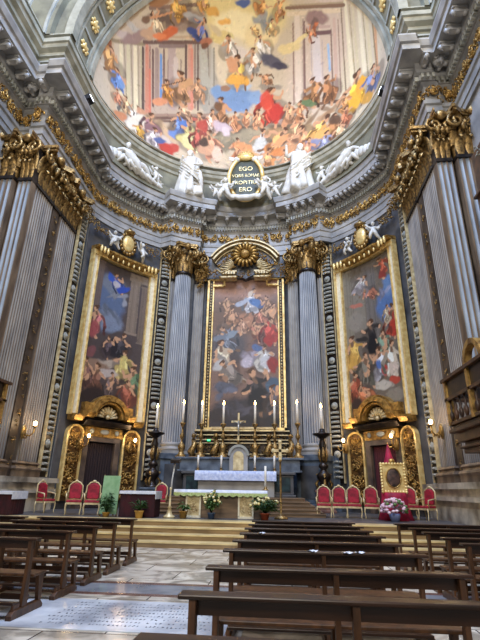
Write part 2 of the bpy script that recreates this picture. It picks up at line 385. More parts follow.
def cherub(parent,loc,s,rz,lift=1,m=None,wing=True,name='cherub'):
    m=m or white; P=[(0,0,.3),(0,0,.52),(0,-.02,.62),(-.13,0,.54),(.13,0,.54)]; E=[(0,1),(1,2),(1,3),(1,4)]; Rr=[.17,.16,.07,.08,.08]
    P+=[(-.28,-.06,.5+.15*lift),(-.38,-.1,.62+.2*lift),(.27,-.1,.4),(.34,-.2,.32)]; Rr+=[.07,.055,.07,.055]; E+=[(3,5),(5,6),(4,7),(7,8)]
    P+=[(-.09,-.12,.24),(-.14,-.22,.02),(-.2,-.1,-.14),(.09,-.08,.18),(.2,-.02,-.05),(.32,.08,-.2)]; Rr+=[.125,.09,.06]*2; E+=[(0,9),(9,10),(10,11),(0,12),(12,13),(13,14)]
    M=Matrix.Translation(loc)@Matrix.Rotation(rz,4,'Z')@Matrix.Scale(s,4)
    P=[tuple(M@Vector(p)) for p in P]; o=skin(name,P,E,[r*s for r in Rr],m,parent)
    h=MB(); h.M=M; face(h,(0,-.04,.78),1.0)
    for k in range(8): h.ell((rnd.uniform(-.08,.08),.02+rnd.uniform(-.02,.06),.86+rnd.uniform(-.08,.03)),(.045,.045,.04),6,4)
    part('head',h,m,o)
    if wing:
        w=MB(); w.M=M
        for e in(-1,1):
            for k in range(4): leaf(w,(e*.06,.1,.45),(0,-.5,0),(e*(.75-.12*k),.1,.6-.3*k),(0,0,1),.5-.06*k,.14,.1)
        part('wings',w,m,o)
    return o
# ------------------------------------------------------------------ painting engine
class Paint:
    def __init__(s,U,V,base,warp=.01,fq=9,seed=1):
        s.g=np.random.RandomState(seed); s.c=np.empty((len(U),3)); s.c[:]=lin(base)
        s.U=U+warp*(np.sin(V*fq*1.3+np.sin(U*fq)*1.7)+.5*np.sin(V*fq*3.1+U*fq*2)); s.V=V+warp*(np.sin(U*fq*1.1+2+np.sin(V*fq*.9)*1.5)+.5*np.sin(U*fq*2.9-V*fq*1.7)); s.u0=U;s.v0=V
    def ell(s,x,y,a,b,col,rot=0,al=1,soft=.35,warp=True):
        U,V=(s.U,s.V) if warp else (s.u0,s.v0); dx=U-x;dy=V-y;c,n=math.cos(R(rot)),math.sin(R(rot))
        d=np.sqrt(((dx*c+dy*n)/a)**2+((-dx*n+dy*c)/b)**2); k=np.clip((1-d)/soft,0,1); k=(k*k*(3-2*k)*al)[:,None]
        s.c=s.c*(1-k)+np.array(lin(col))*k
    def line(s,x0,y0,x1,y1,w,col,al=1,soft=.35,warp=True):
        U,V=(s.U,s.V) if warp else (s.u0,s.v0); L=math.hypot(x1-x0,y1-y0)+1e-6; ux,uy=(x1-x0)/L,(y1-y0)/L
        a=(U-x0)*ux+(V-y0)*uy; b=abs(-(U-x0)*uy+(V-y0)*ux); o=np.maximum(0,np.maximum(-a,a-L)); d=np.sqrt(b*b+o*o)/w
        k=np.clip((1-d)/soft,0,1)[:,None]*al; s.c=s.c*(1-k)+np.array(lin(col))*k
    def quad(s,x0,x1,y0,y1,col,al=1,e=.01,lean=0):
        U=s.u0-lean*(s.v0-y0); k=np.clip((U-x0)/e,0,1)*np.clip((x1-U)/e,0,1)*np.clip((s.v0-y0)/e,0,1)*np.clip((y1-s.v0)/e,0,1)*al
        k=k[:,None]; s.c=s.c*(1-k)+np.array(lin(col))*k
    def column(s,x0,x1,y0,y1,col,lean=0,fl=4,al=1):
        w=x1-x0; s.quad(x0,x1,y0,y1,col,al,w*.08,lean)
        dk=tuple(int(v*.82) for v in col); lt=tuple(min(255,int(v*1.08)) for v in col)
        for k in range(fl):
            xx=x0+w*(k+.5)/fl; s.quad(xx-w*.08/1,xx+w*.02,y0,y1,dk if k%2 or k==fl-1 else lt,.7*al,w*.03,lean)
        s.quad(x0-w*.12,x1+w*.12,y0,y0+w*.25,lt,al,w*.05,lean); s.quad(x0-w*.12,x1+w*.12,y1-w*.3,y1,lt,al,w*.05,lean)
    def fig(s,x,y,h,col,rot=0,skin=(214,164,126),asp=.45,al=1):
        col=tuple(v*.85+w*.15 for v,w in zip(col,(180,146,112)))
        g=s.g; c,n=math.cos(R(rot)),math.sin(R(rot)); T=lambda a,b:(x+(a*c-b*n)*h,y+(a*n+b*c)*h); f=g.choice([-1,1]); k_=asp/.45
        dk=tuple(v*.48 for v in col); md=tuple(v*.75 for v in col); lt=tuple(min(255,v*1.25+18) for v in col); sd=tuple(v*.6 for v in skin)
        def L(a,b,w,cc,A=1): p=T(a[0]*k_,a[1]);q=T(b[0]*k_,b[1]); s.line(p[0],p[1],q[0],q[1],w*h,cc,A*al,.3)
        def E(a,b,w,t,cc,rr=0,A=1): p=T(a*k_,b); s.ell(p[0],p[1],w*h*k_,t*h,cc,rot+rr,A*al,.25)
        E(.12*f,-.14,.32,.44,(70,54,48),0,.5)
        hip=(.02*f,-.08); kn=(f*g.uniform(.05,.28),-.22+g.uniform(-.05,.1)); ft=(f*g.uniform(-.1,.25),-.5); kn2=(-f*g.uniform(.02,.16),-.28); ft2=(-f*g.uniform(.0,.25),-.48)
        L(kn2,ft2,.05,sd); L(kn,ft,.055,skin)
        L(hip,kn,.15,md); L(hip,kn2,.14,col); L(kn,((kn[0]+ft[0])/2,(kn[1]+ft[1])/2),.11,col); E(.0,-.22,.2,.16,md,g.uniform(-20,20))
        sh=(.0,.2); L(hip,sh,.14,col if g.rand()<.6 else skin); E(-.06*f,.1,.09,.16,lt,10*f)
        for k in range(5):
            a=(g.uniform(-.16,.16),g.uniform(-.2,.18)); b=(a[0]+g.uniform(-.12,.12),a[1]-g.uniform(.1,.28)); L(a,b,.022,dk if k%2 else lt,.8)
        for e in(-1,1):
            el=(e*g.uniform(.2,.3),g.uniform(.02,.22)); ha=(el[0]+e*g.uniform(-.12,.14),el[1]+g.uniform(-.14,.2)); L((e*.12,.2),el,.055,col if g.rand()<.5 else skin); L(el,ha,.038,skin)
        L(sh,(.03*f,.33),.05,sd); E(.04*f,.38,.085,.1,skin); E(.02*f,.42,.095,.07,(92,62,42)); E(.06*f,.37,.04,.06,lt if False else skin)
        if g.rand()<.5: L((-.16*f,.16),(-.34*f,-.1),.06,md); L((-.34*f,-.1),(-.3*f,-.3),.05,dk)
    def cloud(s,x,y,a,b,col,n=7,al=.8):
        g=s.g
        for k in range(n):
            f=g.uniform(.75,1.2); s.ell(x+g.uniform(-a,a)*.6,y+g.uniform(-b,b)*.6,a*g.uniform(.3,.6),b*g.uniform(.35,.6),tuple(min(255,v*f) for v in col),g.uniform(0,180),al,.6)
    def dabs(s,n,sz,dv=.35,asp=.4):
        g=s.g
        for k in range(n):
            i=g.randint(len(s.u0)); x,y=s.u0[i],s.v0[i]; a=sz*g.uniform(.5,1.6); r=g.uniform(0,PI)
            dx=s.u0-x;dy=s.v0-y; m=np.nonzero((abs(dx)<a)&(abs(dy)<a))[0]; dx=dx[m];dy=dy[m]; c,n_=math.cos(r),math.sin(r)
            d=np.sqrt(((dx*c+dy*n_)/a)**2+((-dx*n_+dy*c)/(a*asp))**2); q=np.clip((1-d)/.6,0,1)[:,None]*g.uniform(.4,.9)
            col=np.clip(s.c[i]*g.uniform(1-dv,1+dv)*np.array([g.uniform(.92,1.1),1,g.uniform(.88,1.1)]),0,1)
            s.c[m]=s.c[m]*(1-q)+col*q
    def grain(s,amt=.06):
        k=1+amt*(np.sin(s.u0*311+np.sin(s.v0*170)*3)*np.sin(s.v0*277+np.sin(s.u0*140)*3)); s.c*=k[:,None]
    def put(s,me):
        at=me.color_attributes.new('paint','FLOAT_COLOR','POINT'); arr=np.ones((len(s.c),4),dtype=np.float32); arr[:,:3]=np.clip(s.c,0,1); at.data.foreach_set('color',arr.ravel())
DOME=[('e',-0.012,0.802,0.4105,0.1738,(236,216,150),-3,1),
('e',-0.049,0.758,0.1734,0.0812,(250,236,190),-1,1),
('e',-0.091,0.597,0.19,0.1401,(226,214,190),0,1),
('e',0.125,0.7,0.1344,0.091,(240,220,170),-7,1),
('e',-0.589,0.32,0.2147,0.3762,(190,172,158),28,1),
('e',-0.25,0.536,0.0875,0.3385,(176,170,162),9,1),
('e',-0.424,0.737,0.2122,0.0632,(150,130,116),15,1),
('e',0.483,0.475,0.2577,0.3341,(214,196,180),-25,1),
('e',0.79,0.264,0.2256,0.3883,(218,206,180),-44,1),
('l',-0.891,0.383,-0.872,0.316,0.0375,(204,180,150),1),
('l',-0.872,0.316,-0.854,0.245,0.038,(204,180,150),1),
('l',-0.854,0.245,-0.837,0.169,0.0385,(204,180,150),1),
('l',-0.837,0.169,-0.821,0.086,0.0397,(204,180,150),1),
('l',-0.821,0.086,-0.806,-0.005,0.0423,(204,180,150),1),
('l',-0.825,0.437,-0.807,0.371,0.0279,(222,210,176),1),
('l',-0.807,0.371,-0.792,0.3,0.0278,(222,210,176),1),
('l',-0.792,0.3,-0.777,0.226,0.0284,(222,210,176),1),
('l',-0.777,0.226,-0.762,0.147,0.0289,(222,210,176),1),
('l',-0.762,0.147,-0.749,0.061,0.0306,(222,210,176),1),
('l',-0.774,0.473,-0.758,0.407,0.0267,(206,196,164),1),
('l',-0.758,0.407,-0.744,0.337,0.0269,(206,196,164),1),
('l',-0.744,0.337,-0.731,0.264,0.0273,(206,196,164),1),
('l',-0.731,0.264,-0.718,0.186,0.0273,(206,196,164),1),
('l',-0.718,0.186,-0.705,0.103,0.0289,(206,196,164),1),
('l',-0.724,0.505,-0.71,0.438,0.0262,(226,214,182),1),
('l',-0.71,0.438,-0.697,0.369,0.0263,(226,214,182),1),
('l',-0.697,0.369,-0.685,0.297,0.0263,(226,214,182),1),
('l',-0.685,0.297,-0.673,0.22,0.0266,(226,214,182),1),
('l',-0.673,0.22,-0.661,0.139,0.0276,(226,214,182),1),
('l',-0.682,0.529,-0.669,0.463,0.0189,(196,184,154),1),
('l',-0.669,0.463,-0.658,0.394,0.0191,(196,184,154),1),
('l',-0.658,0.394,-0.646,0.322,0.0191,(196,184,154),1),
('l',-0.646,0.322,-0.635,0.246,0.0195,(196,184,154),1),
('l',-0.635,0.246,-0.625,0.166,0.0202,(196,184,154),1),
('l',-0.801,0.444,-0.783,0.385,0.0069,(150,140,112),1),
('l',-0.783,0.385,-0.766,0.323,0.0068,(150,140,112),1),
('l',-0.766,0.323,-0.75,0.258,0.0069,(150,140,112),1),
('l',-0.75,0.258,-0.735,0.189,0.0071,(150,140,112),1),
('l',-0.735,0.189,-0.721,0.116,0.0073,(150,140,112),1),
('l',-0.75,0.478,-0.736,0.418,0.0066,(150,140,112),1),
('l',-0.736,0.418,-0.722,0.355,0.0066,(150,140,112),1),
('l',-0.722,0.355,-0.708,0.29,0.0067,(150,140,112),1),
('l',-0.708,0.29,-0.696,0.221,0.0068,(150,140,112),1),
('l',-0.696,0.221,-0.683,0.148,0.0069,(150,140,112),1),
('l',-0.701,0.508,-0.689,0.447,0.0065,(160,148,120),1),
('l',-0.689,0.447,-0.678,0.384,0.0064,(160,148,120),1),
('l',-0.678,0.384,-0.667,0.318,0.0064,(160,148,120),1),
('l',-0.667,0.318,-0.656,0.249,0.0066,(160,148,120),1),
('l',-0.656,0.249,-0.646,0.177,0.0067,(160,148,120),1),
('l',-0.637,0.532,-0.628,0.468,0.0248,(202,140,118),1),
('l',-0.628,0.468,-0.619,0.402,0.0247,(202,140,118),1),
('l',-0.619,0.402,-0.611,0.333,0.0252,(202,140,118),1),
('l',-0.611,0.333,-0.602,0.262,0.0251,(202,140,118),1),
('l',-0.602,0.262,-0.594,0.186,0.0263,(202,140,118),1),
('l',-0.617,0.542,-0.608,0.478,0.0075,(150,104,92),1),
('l',-0.608,0.478,-0.6,0.412,0.0075,(150,104,92),1),
('l',-0.6,0.412,-0.592,0.344,0.0075,(150,104,92),1),
('l',-0.592,0.344,-0.584,0.273,0.0076,(150,104,92),1),
('l',-0.584,0.273,-0.576,0.198,0.0077,(150,104,92),1),
('l',-0.567,0.544,-0.559,0.478,0.0242,(160,140,132),1),
('l',-0.559,0.478,-0.552,0.411,0.0242,(160,140,132),1),
('l',-0.552,0.411,-0.545,0.34,0.0244,(160,140,132),1),
('l',-0.545,0.34,-0.538,0.267,0.0244,(160,140,132),1),
('l',-0.537,0.531,-0.53,0.461,0.0145,(110,150,206),1),
('l',-0.53,0.461,-0.523,0.388,0.0147,(110,150,206),1),
('l',-0.523,0.388,-0.516,0.312,0.0146,(110,150,206),1),
('l',-0.468,0.591,-0.462,0.523,0.0519,(184,164,158),1),
('l',-0.462,0.523,-0.457,0.452,0.0519,(184,164,158),1),
('l',-0.457,0.452,-0.451,0.379,0.0534,(184,164,158),1),
('l',-0.451,0.379,-0.446,0.303,0.0537,(184,164,158),1),
('l',-0.437,0.542,-0.432,0.476,0.0291,(206,192,184),1),
('l',-0.432,0.476,-0.428,0.409,0.0293,(206,192,184),1),
('l',-0.428,0.409,-0.423,0.339,0.0297,(206,192,184),1),
('l',-0.489,0.524,-0.483,0.459,0.0071,(150,130,124),1),
('l',-0.483,0.459,-0.478,0.391,0.0071,(150,130,124),1),
('l',-0.478,0.391,-0.472,0.32,0.0071,(150,130,124),1),
('l',-0.404,0.551,-0.401,0.486,0.0071,(150,130,124),1),
('l',-0.401,0.486,-0.397,0.419,0.007,(150,130,124),1),
('l',-0.397,0.419,-0.393,0.349,0.0071,(150,130,124),1),
('l',-0.549,0.571,-0.462,0.603,0.0176,(140,120,116),1),
('l',-0.462,0.603,-0.375,0.627,0.0174,(140,120,116),1),
('l',-0.349,0.642,-0.347,0.582,0.0284,(206,158,140),1),
('l',-0.347,0.582,-0.344,0.519,0.0288,(206,158,140),1),
('l',-0.344,0.519,-0.342,0.456,0.0288,(206,158,140),1),
('l',-0.342,0.456,-0.339,0.39,0.0289,(206,158,140),1),
('l',-0.339,0.39,-0.336,0.322,0.0293,(206,158,140),1),
('l',-0.316,0.649,-0.315,0.588,0.0085,(146,120,110),1),
('l',-0.315,0.588,-0.313,0.526,0.0085,(146,120,110),1),
('l',-0.313,0.526,-0.311,0.463,0.0086,(146,120,110),1),
('l',-0.311,0.463,-0.308,0.397,0.0086,(146,120,110),1),
('l',-0.308,0.397,-0.306,0.33,0.0086,(146,120,110),1),
('l',-0.264,0.653,-0.26,0.594,0.0337,(170,166,158),1),
('l',-0.26,0.594,-0.257,0.534,0.0332,(170,166,158),1),
('l',-0.257,0.534,-0.254,0.472,0.0337,(170,166,158),1),
('l',-0.254,0.472,-0.25,0.408,0.0337,(170,166,158),1),
('l',-0.25,0.408,-0.246,0.342,0.0337,(170,166,158),1),
('l',-0.205,0.637,-0.205,0.574,0.0171,(190,186,176),1),
('l',-0.205,0.574,-0.205,0.509,0.0166,(190,186,176),1),
('l',-0.205,0.509,-0.205,0.442,0.0168,(190,186,176),1),
('l',-0.634,0.133,-0.553,0.186,0.0267,(160,134,118),1),
('l',-0.553,0.186,-0.473,0.227,0.0253,(160,134,118),1),
('l',-0.473,0.227,-0.393,0.259,0.0242,(160,134,118),1),
('l',-0.393,0.259,-0.314,0.283,0.0239,(160,134,118),1),
('l',-0.314,0.283,-0.235,0.301,0.0229,(160,134,118),1),
('l',-0.235,0.301,-0.156,0.311,0.0228,(160,134,118),1),
('l',-0.57,0.144,-0.496,0.186,0.0129,(120,96,84),1),
('l',-0.496,0.186,-0.423,0.219,0.0123,(120,96,84),1),
('l',-0.423,0.219,-0.349,0.245,0.012,(120,96,84),1),
('l',-0.349,0.245,-0.276,0.264,0.0115,(120,96,84),1),
('l',-0.276,0.264,-0.203,0.278,0.0116,(120,96,84),1),
('l',-0.46,0.161,-0.367,0.19,0.0495,(196,176,154),1),
('l',-0.367,0.19,-0.275,0.209,0.0478,(196,176,154),1),
('l',-0.275,0.209,-0.184,0.218,0.0471,(196,176,154),1),
('l',0.373,0.72,0.363,0.666,0.0344,(224,208,192),1),
('l',0.363,0.666,0.353,0.611,0.0338,(224,208,192),1),
('l',0.353,0.611,0.344,0.554,0.0343,(224,208,192),1),
('l',0.344,0.554,0.336,0.496,0.0341,(224,208,192),1),
('l',0.336,0.496,0.33,0.436,0.0341,(224,208,192),1),
('l',0.33,0.436,0.323,0.374,0.0347,(224,208,192),1),
('l',0.323,0.374,0.318,0.309,0.0352,(224,208,192),1),
('l',0.412,0.697,0.399,0.64,0.0116,(170,150,140),1),
('l',0.399,0.64,0.387,0.581,0.0115,(170,150,140),1),
('l',0.387,0.581,0.377,0.52,0.0115,(170,150,140),1),
('l',0.377,0.52,0.367,0.457,0.0117,(170,150,140),1),
('l',0.367,0.457,0.359,0.392,0.0116,(170,150,140),1),
('l',0.359,0.392,0.351,0.324,0.0116,(170,150,140),1),
('l',0.342,0.711,0.331,0.654,0.0086,(190,172,158),1),
('l',0.331,0.654,0.321,0.596,0.0085,(190,172,158),1),
('l',0.321,0.596,0.312,0.537,0.0084,(190,172,158),1),
('l',0.312,0.537,0.304,0.475,0.0085,(190,172,158),1),
('l',0.304,0.475,0.297,0.412,0.0085,(190,172,158),1),
('l',0.297,0.412,0.29,0.346,0.0086,(190,172,158),1),
('l',0.316,0.755,0.407,0.731,0.0176,(226,206,176),1),
('l',0.407,0.731,0.499,0.7,0.0175,(226,206,176),1),
('l',0.499,0.7,0.592,0.661,0.0183,(226,206,176),1),
('l',0.592,0.661,0.689,0.611,0.0188,(226,206,176),1),
('l',0.338,0.785,0.434,0.757,0.0117,(180,160,130),1),
('l',0.434,0.757,0.531,0.722,0.0119,(180,160,130),1),
('l',0.531,0.722,0.63,0.676,0.0125,(180,160,130),1),
('l',0.63,0.676,0.733,0.618,0.0129,(180,160,130),1),
('e',0.511,0.667,0.1054,0.0399,(150,120,118),-25,1),
('l',0.41,0.661,0.5,0.629,0.0119,(196,170,160),1),
('l',0.5,0.629,0.591,0.589,0.0121,(196,170,160),1),
('l',0.478,0.576,0.466,0.508,0.0536,(216,206,204),1),
('l',0.466,0.508,0.457,0.437,0.0525,(216,206,204),1),
('l',0.457,0.437,0.448,0.362,0.054,(216,206,204),1),
('l',0.444,0.591,0.433,0.527,0.0058,(186,170,170),1),
('l',0.433,0.527,0.422,0.462,0.0059,(186,170,170),1),
('l',0.422,0.462,0.413,0.394,0.0059,(186,170,170),1),
('l',0.518,0.558,0.505,0.495,0.006,(186,170,170),1),
('l',0.505,0.495,0.493,0.429,0.0059,(186,170,170),1),
('l',0.493,0.429,0.483,0.361,0.0061,(186,170,170),1),
('l',0.553,0.516,0.545,0.456,0.0147,(160,190,226),1),
('l',0.545,0.456,0.538,0.395,0.0147,(160,190,226),1),
('l',0.628,0.598,0.614,0.547,0.0225,(206,178,164),1),
('l',0.614,0.547,0.601,0.494,0.0222,(206,178,164),1),
('l',0.601,0.494,0.59,0.439,0.0226,(206,178,164),1),
('l',0.59,0.439,0.58,0.381,0.0227,(206,178,164),1),
('l',0.58,0.381,0.571,0.321,0.0228,(206,178,164),1),
('l',0.571,0.321,0.563,0.259,0.0231,(206,178,164),1),
('l',0.657,0.581,0.642,0.53,0.0076,(160,130,118),1),
('l',0.642,0.53,0.629,0.477,0.0076,(160,130,118),1),
('l',0.629,0.477,0.617,0.422,0.0075,(160,130,118),1),
('l',0.617,0.422,0.606,0.365,0.0076,(160,130,118),1),
('l',0.606,0.365,0.597,0.304,0.0077,(160,130,118),1),
('l',0.597,0.304,0.589,0.241,0.0078,(160,130,118),1),
('l',0.742,0.617,0.727,0.565,0.0264,(232,222,192),1),
('l',0.727,0.565,0.713,0.512,0.0261,(232,222,192),1),
('l',0.713,0.512,0.702,0.455,0.0263,(232,222,192),1),
('l',0.702,0.455,0.692,0.397,0.0263,(232,222,192),1),
('l',0.692,0.397,0.684,0.335,0.0268,(232,222,192),1),
('l',0.684,0.335,0.677,0.27,0.027,(232,222,192),1),
('l',0.677,0.27,0.672,0.201,0.0277,(232,222,192),1),
('l',0.797,0.578,0.78,0.527,0.021,(212,200,168),1),
('l',0.78,0.527,0.765,0.474,0.0206,(212,200,168),1),
('l',0.765,0.474,0.752,0.418,0.0207,(212,200,168),1),
('l',0.752,0.418,0.742,0.358,0.021,(212,200,168),1),
('l',0.742,0.358,0.733,0.296,0.0209,(212,200,168),1),
('l',0.733,0.296,0.725,0.229,0.0215,(212,200,168),1),
('l',0.725,0.229,0.719,0.157,0.0225,(212,200,168),1),
('l',0.845,0.541,0.827,0.491,0.0288,(234,224,196),1),
('l',0.827,0.491,0.811,0.437,0.0287,(234,224,196),1),
('l',0.811,0.437,0.797,0.381,0.0286,(234,224,196),1),
('l',0.797,0.381,0.785,0.321,0.0289,(234,224,196),1),
('l',0.785,0.321,0.776,0.257,0.0295,(234,224,196),1),
('l',0.776,0.257,0.768,0.188,0.0303,(234,224,196),1),
('l',0.768,0.188,0.762,0.114,0.0319,(234,224,196),1),
('l',0.903,0.491,0.883,0.441,0.031,(222,208,172),1),
('l',0.883,0.441,0.865,0.388,0.0311,(222,208,172),1),
('l',0.865,0.388,0.851,0.331,0.0311,(222,208,172),1),
('l',0.851,0.331,0.838,0.27,0.0314,(222,208,172),1),
('l',0.838,0.27,0.828,0.204,0.0319,(222,208,172),1),
('l',0.828,0.204,0.819,0.132,0.0336,(222,208,172),1),
('l',0.819,0.132,0.813,0.051,0.0358,(222,208,172),1),
('l',0.953,0.442,0.934,0.391,0.0245,(200,182,140),1),
('l',0.934,0.391,0.915,0.338,0.0251,(200,182,140),1),
('l',0.915,0.338,0.899,0.281,0.0252,(200,182,140),1),
('l',0.899,0.281,0.885,0.218,0.0256,(200,182,140),1),
('l',0.885,0.218,0.875,0.149,0.0264,(200,182,140),1),
('l',0.875,0.149,0.866,0.071,0.0286,(200,182,140),1),
('l',0.866,0.071,0.862,-0.019,0.0322,(200,182,140),1),
('l',0.769,0.588,0.753,0.539,0.0061,(160,146,110),1),
('l',0.753,0.539,0.738,0.486,0.0061,(160,146,110),1),
('l',0.738,0.486,0.726,0.432,0.0061,(160,146,110),1),
('l',0.726,0.432,0.715,0.375,0.0061,(160,146,110),1),
('l',0.715,0.375,0.706,0.315,0.0062,(160,146,110),1),
('l',0.706,0.315,0.698,0.251,0.0063,(160,146,110),1),
('l',0.698,0.251,0.692,0.183,0.0064,(160,146,110),1),
('l',0.873,0.507,0.851,0.451,0.0067,(160,146,110),1),
('l',0.851,0.451,0.833,0.391,0.0067,(160,146,110),1),
('l',0.833,0.391,0.817,0.327,0.0067,(160,146,110),1),
('l',0.817,0.327,0.804,0.258,0.0068,(160,146,110),1),
('l',0.804,0.258,0.794,0.183,0.007,(160,146,110),1),
('l',0.794,0.183,0.786,0.1,0.0074,(160,146,110),1),
('l',0.933,0.328,0.907,0.264,0.0257,(212,164,124),1),
('l',0.907,0.264,0.885,0.193,0.0262,(212,164,124),1),
('l',0.885,0.193,0.867,0.112,0.0272,(212,164,124),1),
('l',-0.663,0.508,-0.654,0.446,0.016,(96,78,72),1),
('l',-0.654,0.446,-0.644,0.381,0.0159,(96,78,72),1),
('l',-0.644,0.381,-0.636,0.314,0.016,(96,78,72),1),
('l',-0.636,0.314,-0.627,0.244,0.0163,(96,78,72),1),
('l',-0.627,0.244,-0.619,0.17,0.0166,(96,78,72),1),
('l',-0.594,0.532,-0.585,0.464,0.0122,(110,84,78),1),
('l',-0.585,0.464,-0.577,0.393,0.0121,(110,84,78),1),
('l',-0.577,0.393,-0.569,0.32,0.0125,(110,84,78),1),
('l',-0.569,0.32,-0.561,0.243,0.0127,(110,84,78),1),
('l',-0.52,0.563,-0.513,0.497,0.0118,(124,100,96),1),
('l',-0.513,0.497,-0.507,0.43,0.0121,(124,100,96),1),
('l',-0.507,0.43,-0.501,0.36,0.012,(124,100,96),1),
('l',-0.501,0.36,-0.495,0.288,0.0121,(124,100,96),1),
('l',-0.375,0.627,-0.373,0.57,0.0146,(104,82,78),1),
('l',-0.373,0.57,-0.37,0.511,0.0142,(104,82,78),1),
('l',-0.37,0.511,-0.367,0.451,0.0142,(104,82,78),1),
('l',-0.367,0.451,-0.364,0.39,0.0145,(104,82,78),1),
('l',-0.364,0.39,-0.361,0.326,0.0145,(104,82,78),1),
('l',-0.297,0.652,-0.295,0.59,0.0114,(116,98,92),1),
('l',-0.295,0.59,-0.294,0.526,0.0114,(116,98,92),1),
('l',-0.294,0.526,-0.292,0.461,0.0114,(116,98,92),1),
('l',-0.292,0.461,-0.29,0.393,0.0115,(116,98,92),1),
('l',-0.29,0.393,-0.288,0.323,0.0115,(116,98,92),1),
('l',-0.231,0.653,-0.229,0.585,0.0084,(130,118,110),1),
('l',-0.229,0.585,-0.227,0.514,0.0084,(130,118,110),1),
('l',-0.227,0.514,-0.225,0.442,0.0084,(130,118,110),1),
('l',-0.225,0.442,-0.222,0.367,0.0084,(130,118,110),1),
('l',-0.894,0.392,-0.774,0.473,0.0176,(150,134,108),1),
('l',-0.774,0.473,-0.659,0.531,0.0164,(150,134,108),1),
('l',-0.661,0.54,-0.565,0.585,0.0184,(112,88,80),1),
('l',-0.565,0.585,-0.47,0.619,0.0179,(112,88,80),1),
('l',-0.47,0.619,-0.376,0.645,0.0174,(112,88,80),1),
('l',-0.376,0.645,-0.284,0.664,0.0172,(112,88,80),1),
('l',-0.665,0.564,-0.568,0.608,0.0125,(190,166,140),1),
('l',-0.568,0.608,-0.472,0.643,0.012,(190,166,140),1),
('l',-0.472,0.643,-0.378,0.669,0.0116,(190,166,140),1),
('l',-0.378,0.669,-0.284,0.687,0.0115,(190,166,140),1),
('l',-0.812,-0.014,-0.71,0.091,0.0241,(176,158,128),1),
('l',-0.71,0.091,-0.611,0.162,0.0211,(176,158,128),1),
('l',-0.601,0.424,-0.593,0.352,0.0138,(206,124,104),1),
('l',-0.593,0.352,-0.584,0.277,0.0139,(206,124,104),1),
('l',-0.584,0.277,-0.576,0.198,0.0139,(206,124,104),1),
('l',-0.335,0.617,-0.333,0.547,0.017,(216,146,126),1),
('l',-0.333,0.547,-0.33,0.476,0.0173,(216,146,126),1),
('l',-0.33,0.476,-0.327,0.402,0.017,(216,146,126),1),
('l',-0.327,0.402,-0.324,0.325,0.0175,(216,146,126),1),
('l',0.34,0.703,0.329,0.644,0.0093,(150,124,112),1),
('l',0.329,0.644,0.319,0.584,0.0091,(150,124,112),1),
('l',0.319,0.584,0.31,0.523,0.0089,(150,124,112),1),
('l',0.31,0.523,0.302,0.459,0.009,(150,124,112),1),
('l',0.302,0.459,0.295,0.393,0.0092,(150,124,112),1),
('l',0.295,0.393,0.288,0.325,0.0093,(150,124,112),1),
('l',0.417,0.686,0.404,0.631,0.0118,(132,104,98),1),
('l',0.404,0.631,0.393,0.575,0.0115,(132,104,98),1),
('l',0.393,0.575,0.383,0.517,0.0116,(132,104,98),1),
('l',0.383,0.517,0.374,0.458,0.0117,(132,104,98),1),
('l',0.374,0.458,0.366,0.396,0.0118,(132,104,98),1),
('l',0.366,0.396,0.359,0.332,0.0116,(132,104,98),1),
('l',0.592,0.569,0.578,0.513,0.0099,(138,112,102),1),
('l',0.578,0.513,0.566,0.455,0.0097,(138,112,102),1),
('l',0.566,0.455,0.554,0.394,0.01,(138,112,102),1),
('l',0.554,0.394,0.545,0.331,0.01,(138,112,102),1),
('l',0.545,0.331,0.536,0.265,0.0101,(138,112,102),1),
('l',0.7,0.614,0.684,0.564,0.009,(136,116,94),1),
('l',0.684,0.564,0.67,0.513,0.009,(136,116,94),1),
('l',0.67,0.513,0.657,0.459,0.0091,(136,116,94),1),
('l',0.657,0.459,0.646,0.403,0.009,(136,116,94),1),
('l',0.646,0.403,0.637,0.344,0.009,(136,116,94),1),
('l',0.637,0.344,0.628,0.282,0.0092,(136,116,94),1),
('l',0.628,0.282,0.621,0.217,0.0095,(136,116,94),1),
('l',0.308,0.784,0.41,0.757,0.0139,(140,112,92),1),
('l',0.41,0.757,0.513,0.72,0.0144,(140,112,92),1),
('l',0.513,0.72,0.619,0.672,0.0148,(140,112,92),1),
('l',0.619,0.672,0.729,0.611,0.0155,(140,112,92),1),
('l',0.324,0.302,0.416,0.274,0.0148,(120,92,74),1),
('l',0.416,0.274,0.511,0.234,0.0155,(120,92,74),1),
('l',0.511,0.234,0.608,0.179,0.0165,(120,92,74),1),
('l',0.411,0.632,0.496,0.602,0.0174,(120,92,92),1),
('l',0.496,0.602,0.583,0.564,0.0182,(120,92,92),1),
('l',0.934,0.415,0.913,0.355,0.0099,(150,126,96),1),
('l',0.913,0.355,0.895,0.29,0.0099,(150,126,96),1),
('l',0.895,0.29,0.881,0.217,0.0102,(150,126,96),1),
('l',0.881,0.217,0.87,0.137,0.0106,(150,126,96),1),
('l',0.87,0.137,0.862,0.045,0.0116,(150,126,96),1),
('e',-0.249,0.516,0.0321,0.17,(186,186,178),9,1),
('l',-0.192,0.648,-0.193,0.591,0.0068,(140,136,128),1),
('l',-0.193,0.591,-0.193,0.533,0.0067,(140,136,128),1),
('l',-0.193,0.533,-0.193,0.474,0.0068,(140,136,128),1),
('l',-0.193,0.474,-0.193,0.413,0.0067,(140,136,128),1),
('e',-0.458,0.727,0.2475,0.0282,(130,108,96),16,1),
('l',-0.646,0.716,-0.545,0.76,0.019,(140,114,100),1),
('l',-0.545,0.76,-0.446,0.795,0.0183,(140,114,100),1),
('l',-0.446,0.795,-0.349,0.822,0.0178,(140,114,100),1),
('l',-0.349,0.822,-0.251,0.841,0.0174,(140,114,100),1),
('l',-0.849,0.496,-0.768,0.608,0.0205,(170,150,126),1),
('l',-0.768,0.608,-0.686,0.707,0.0196,(170,150,126),1),
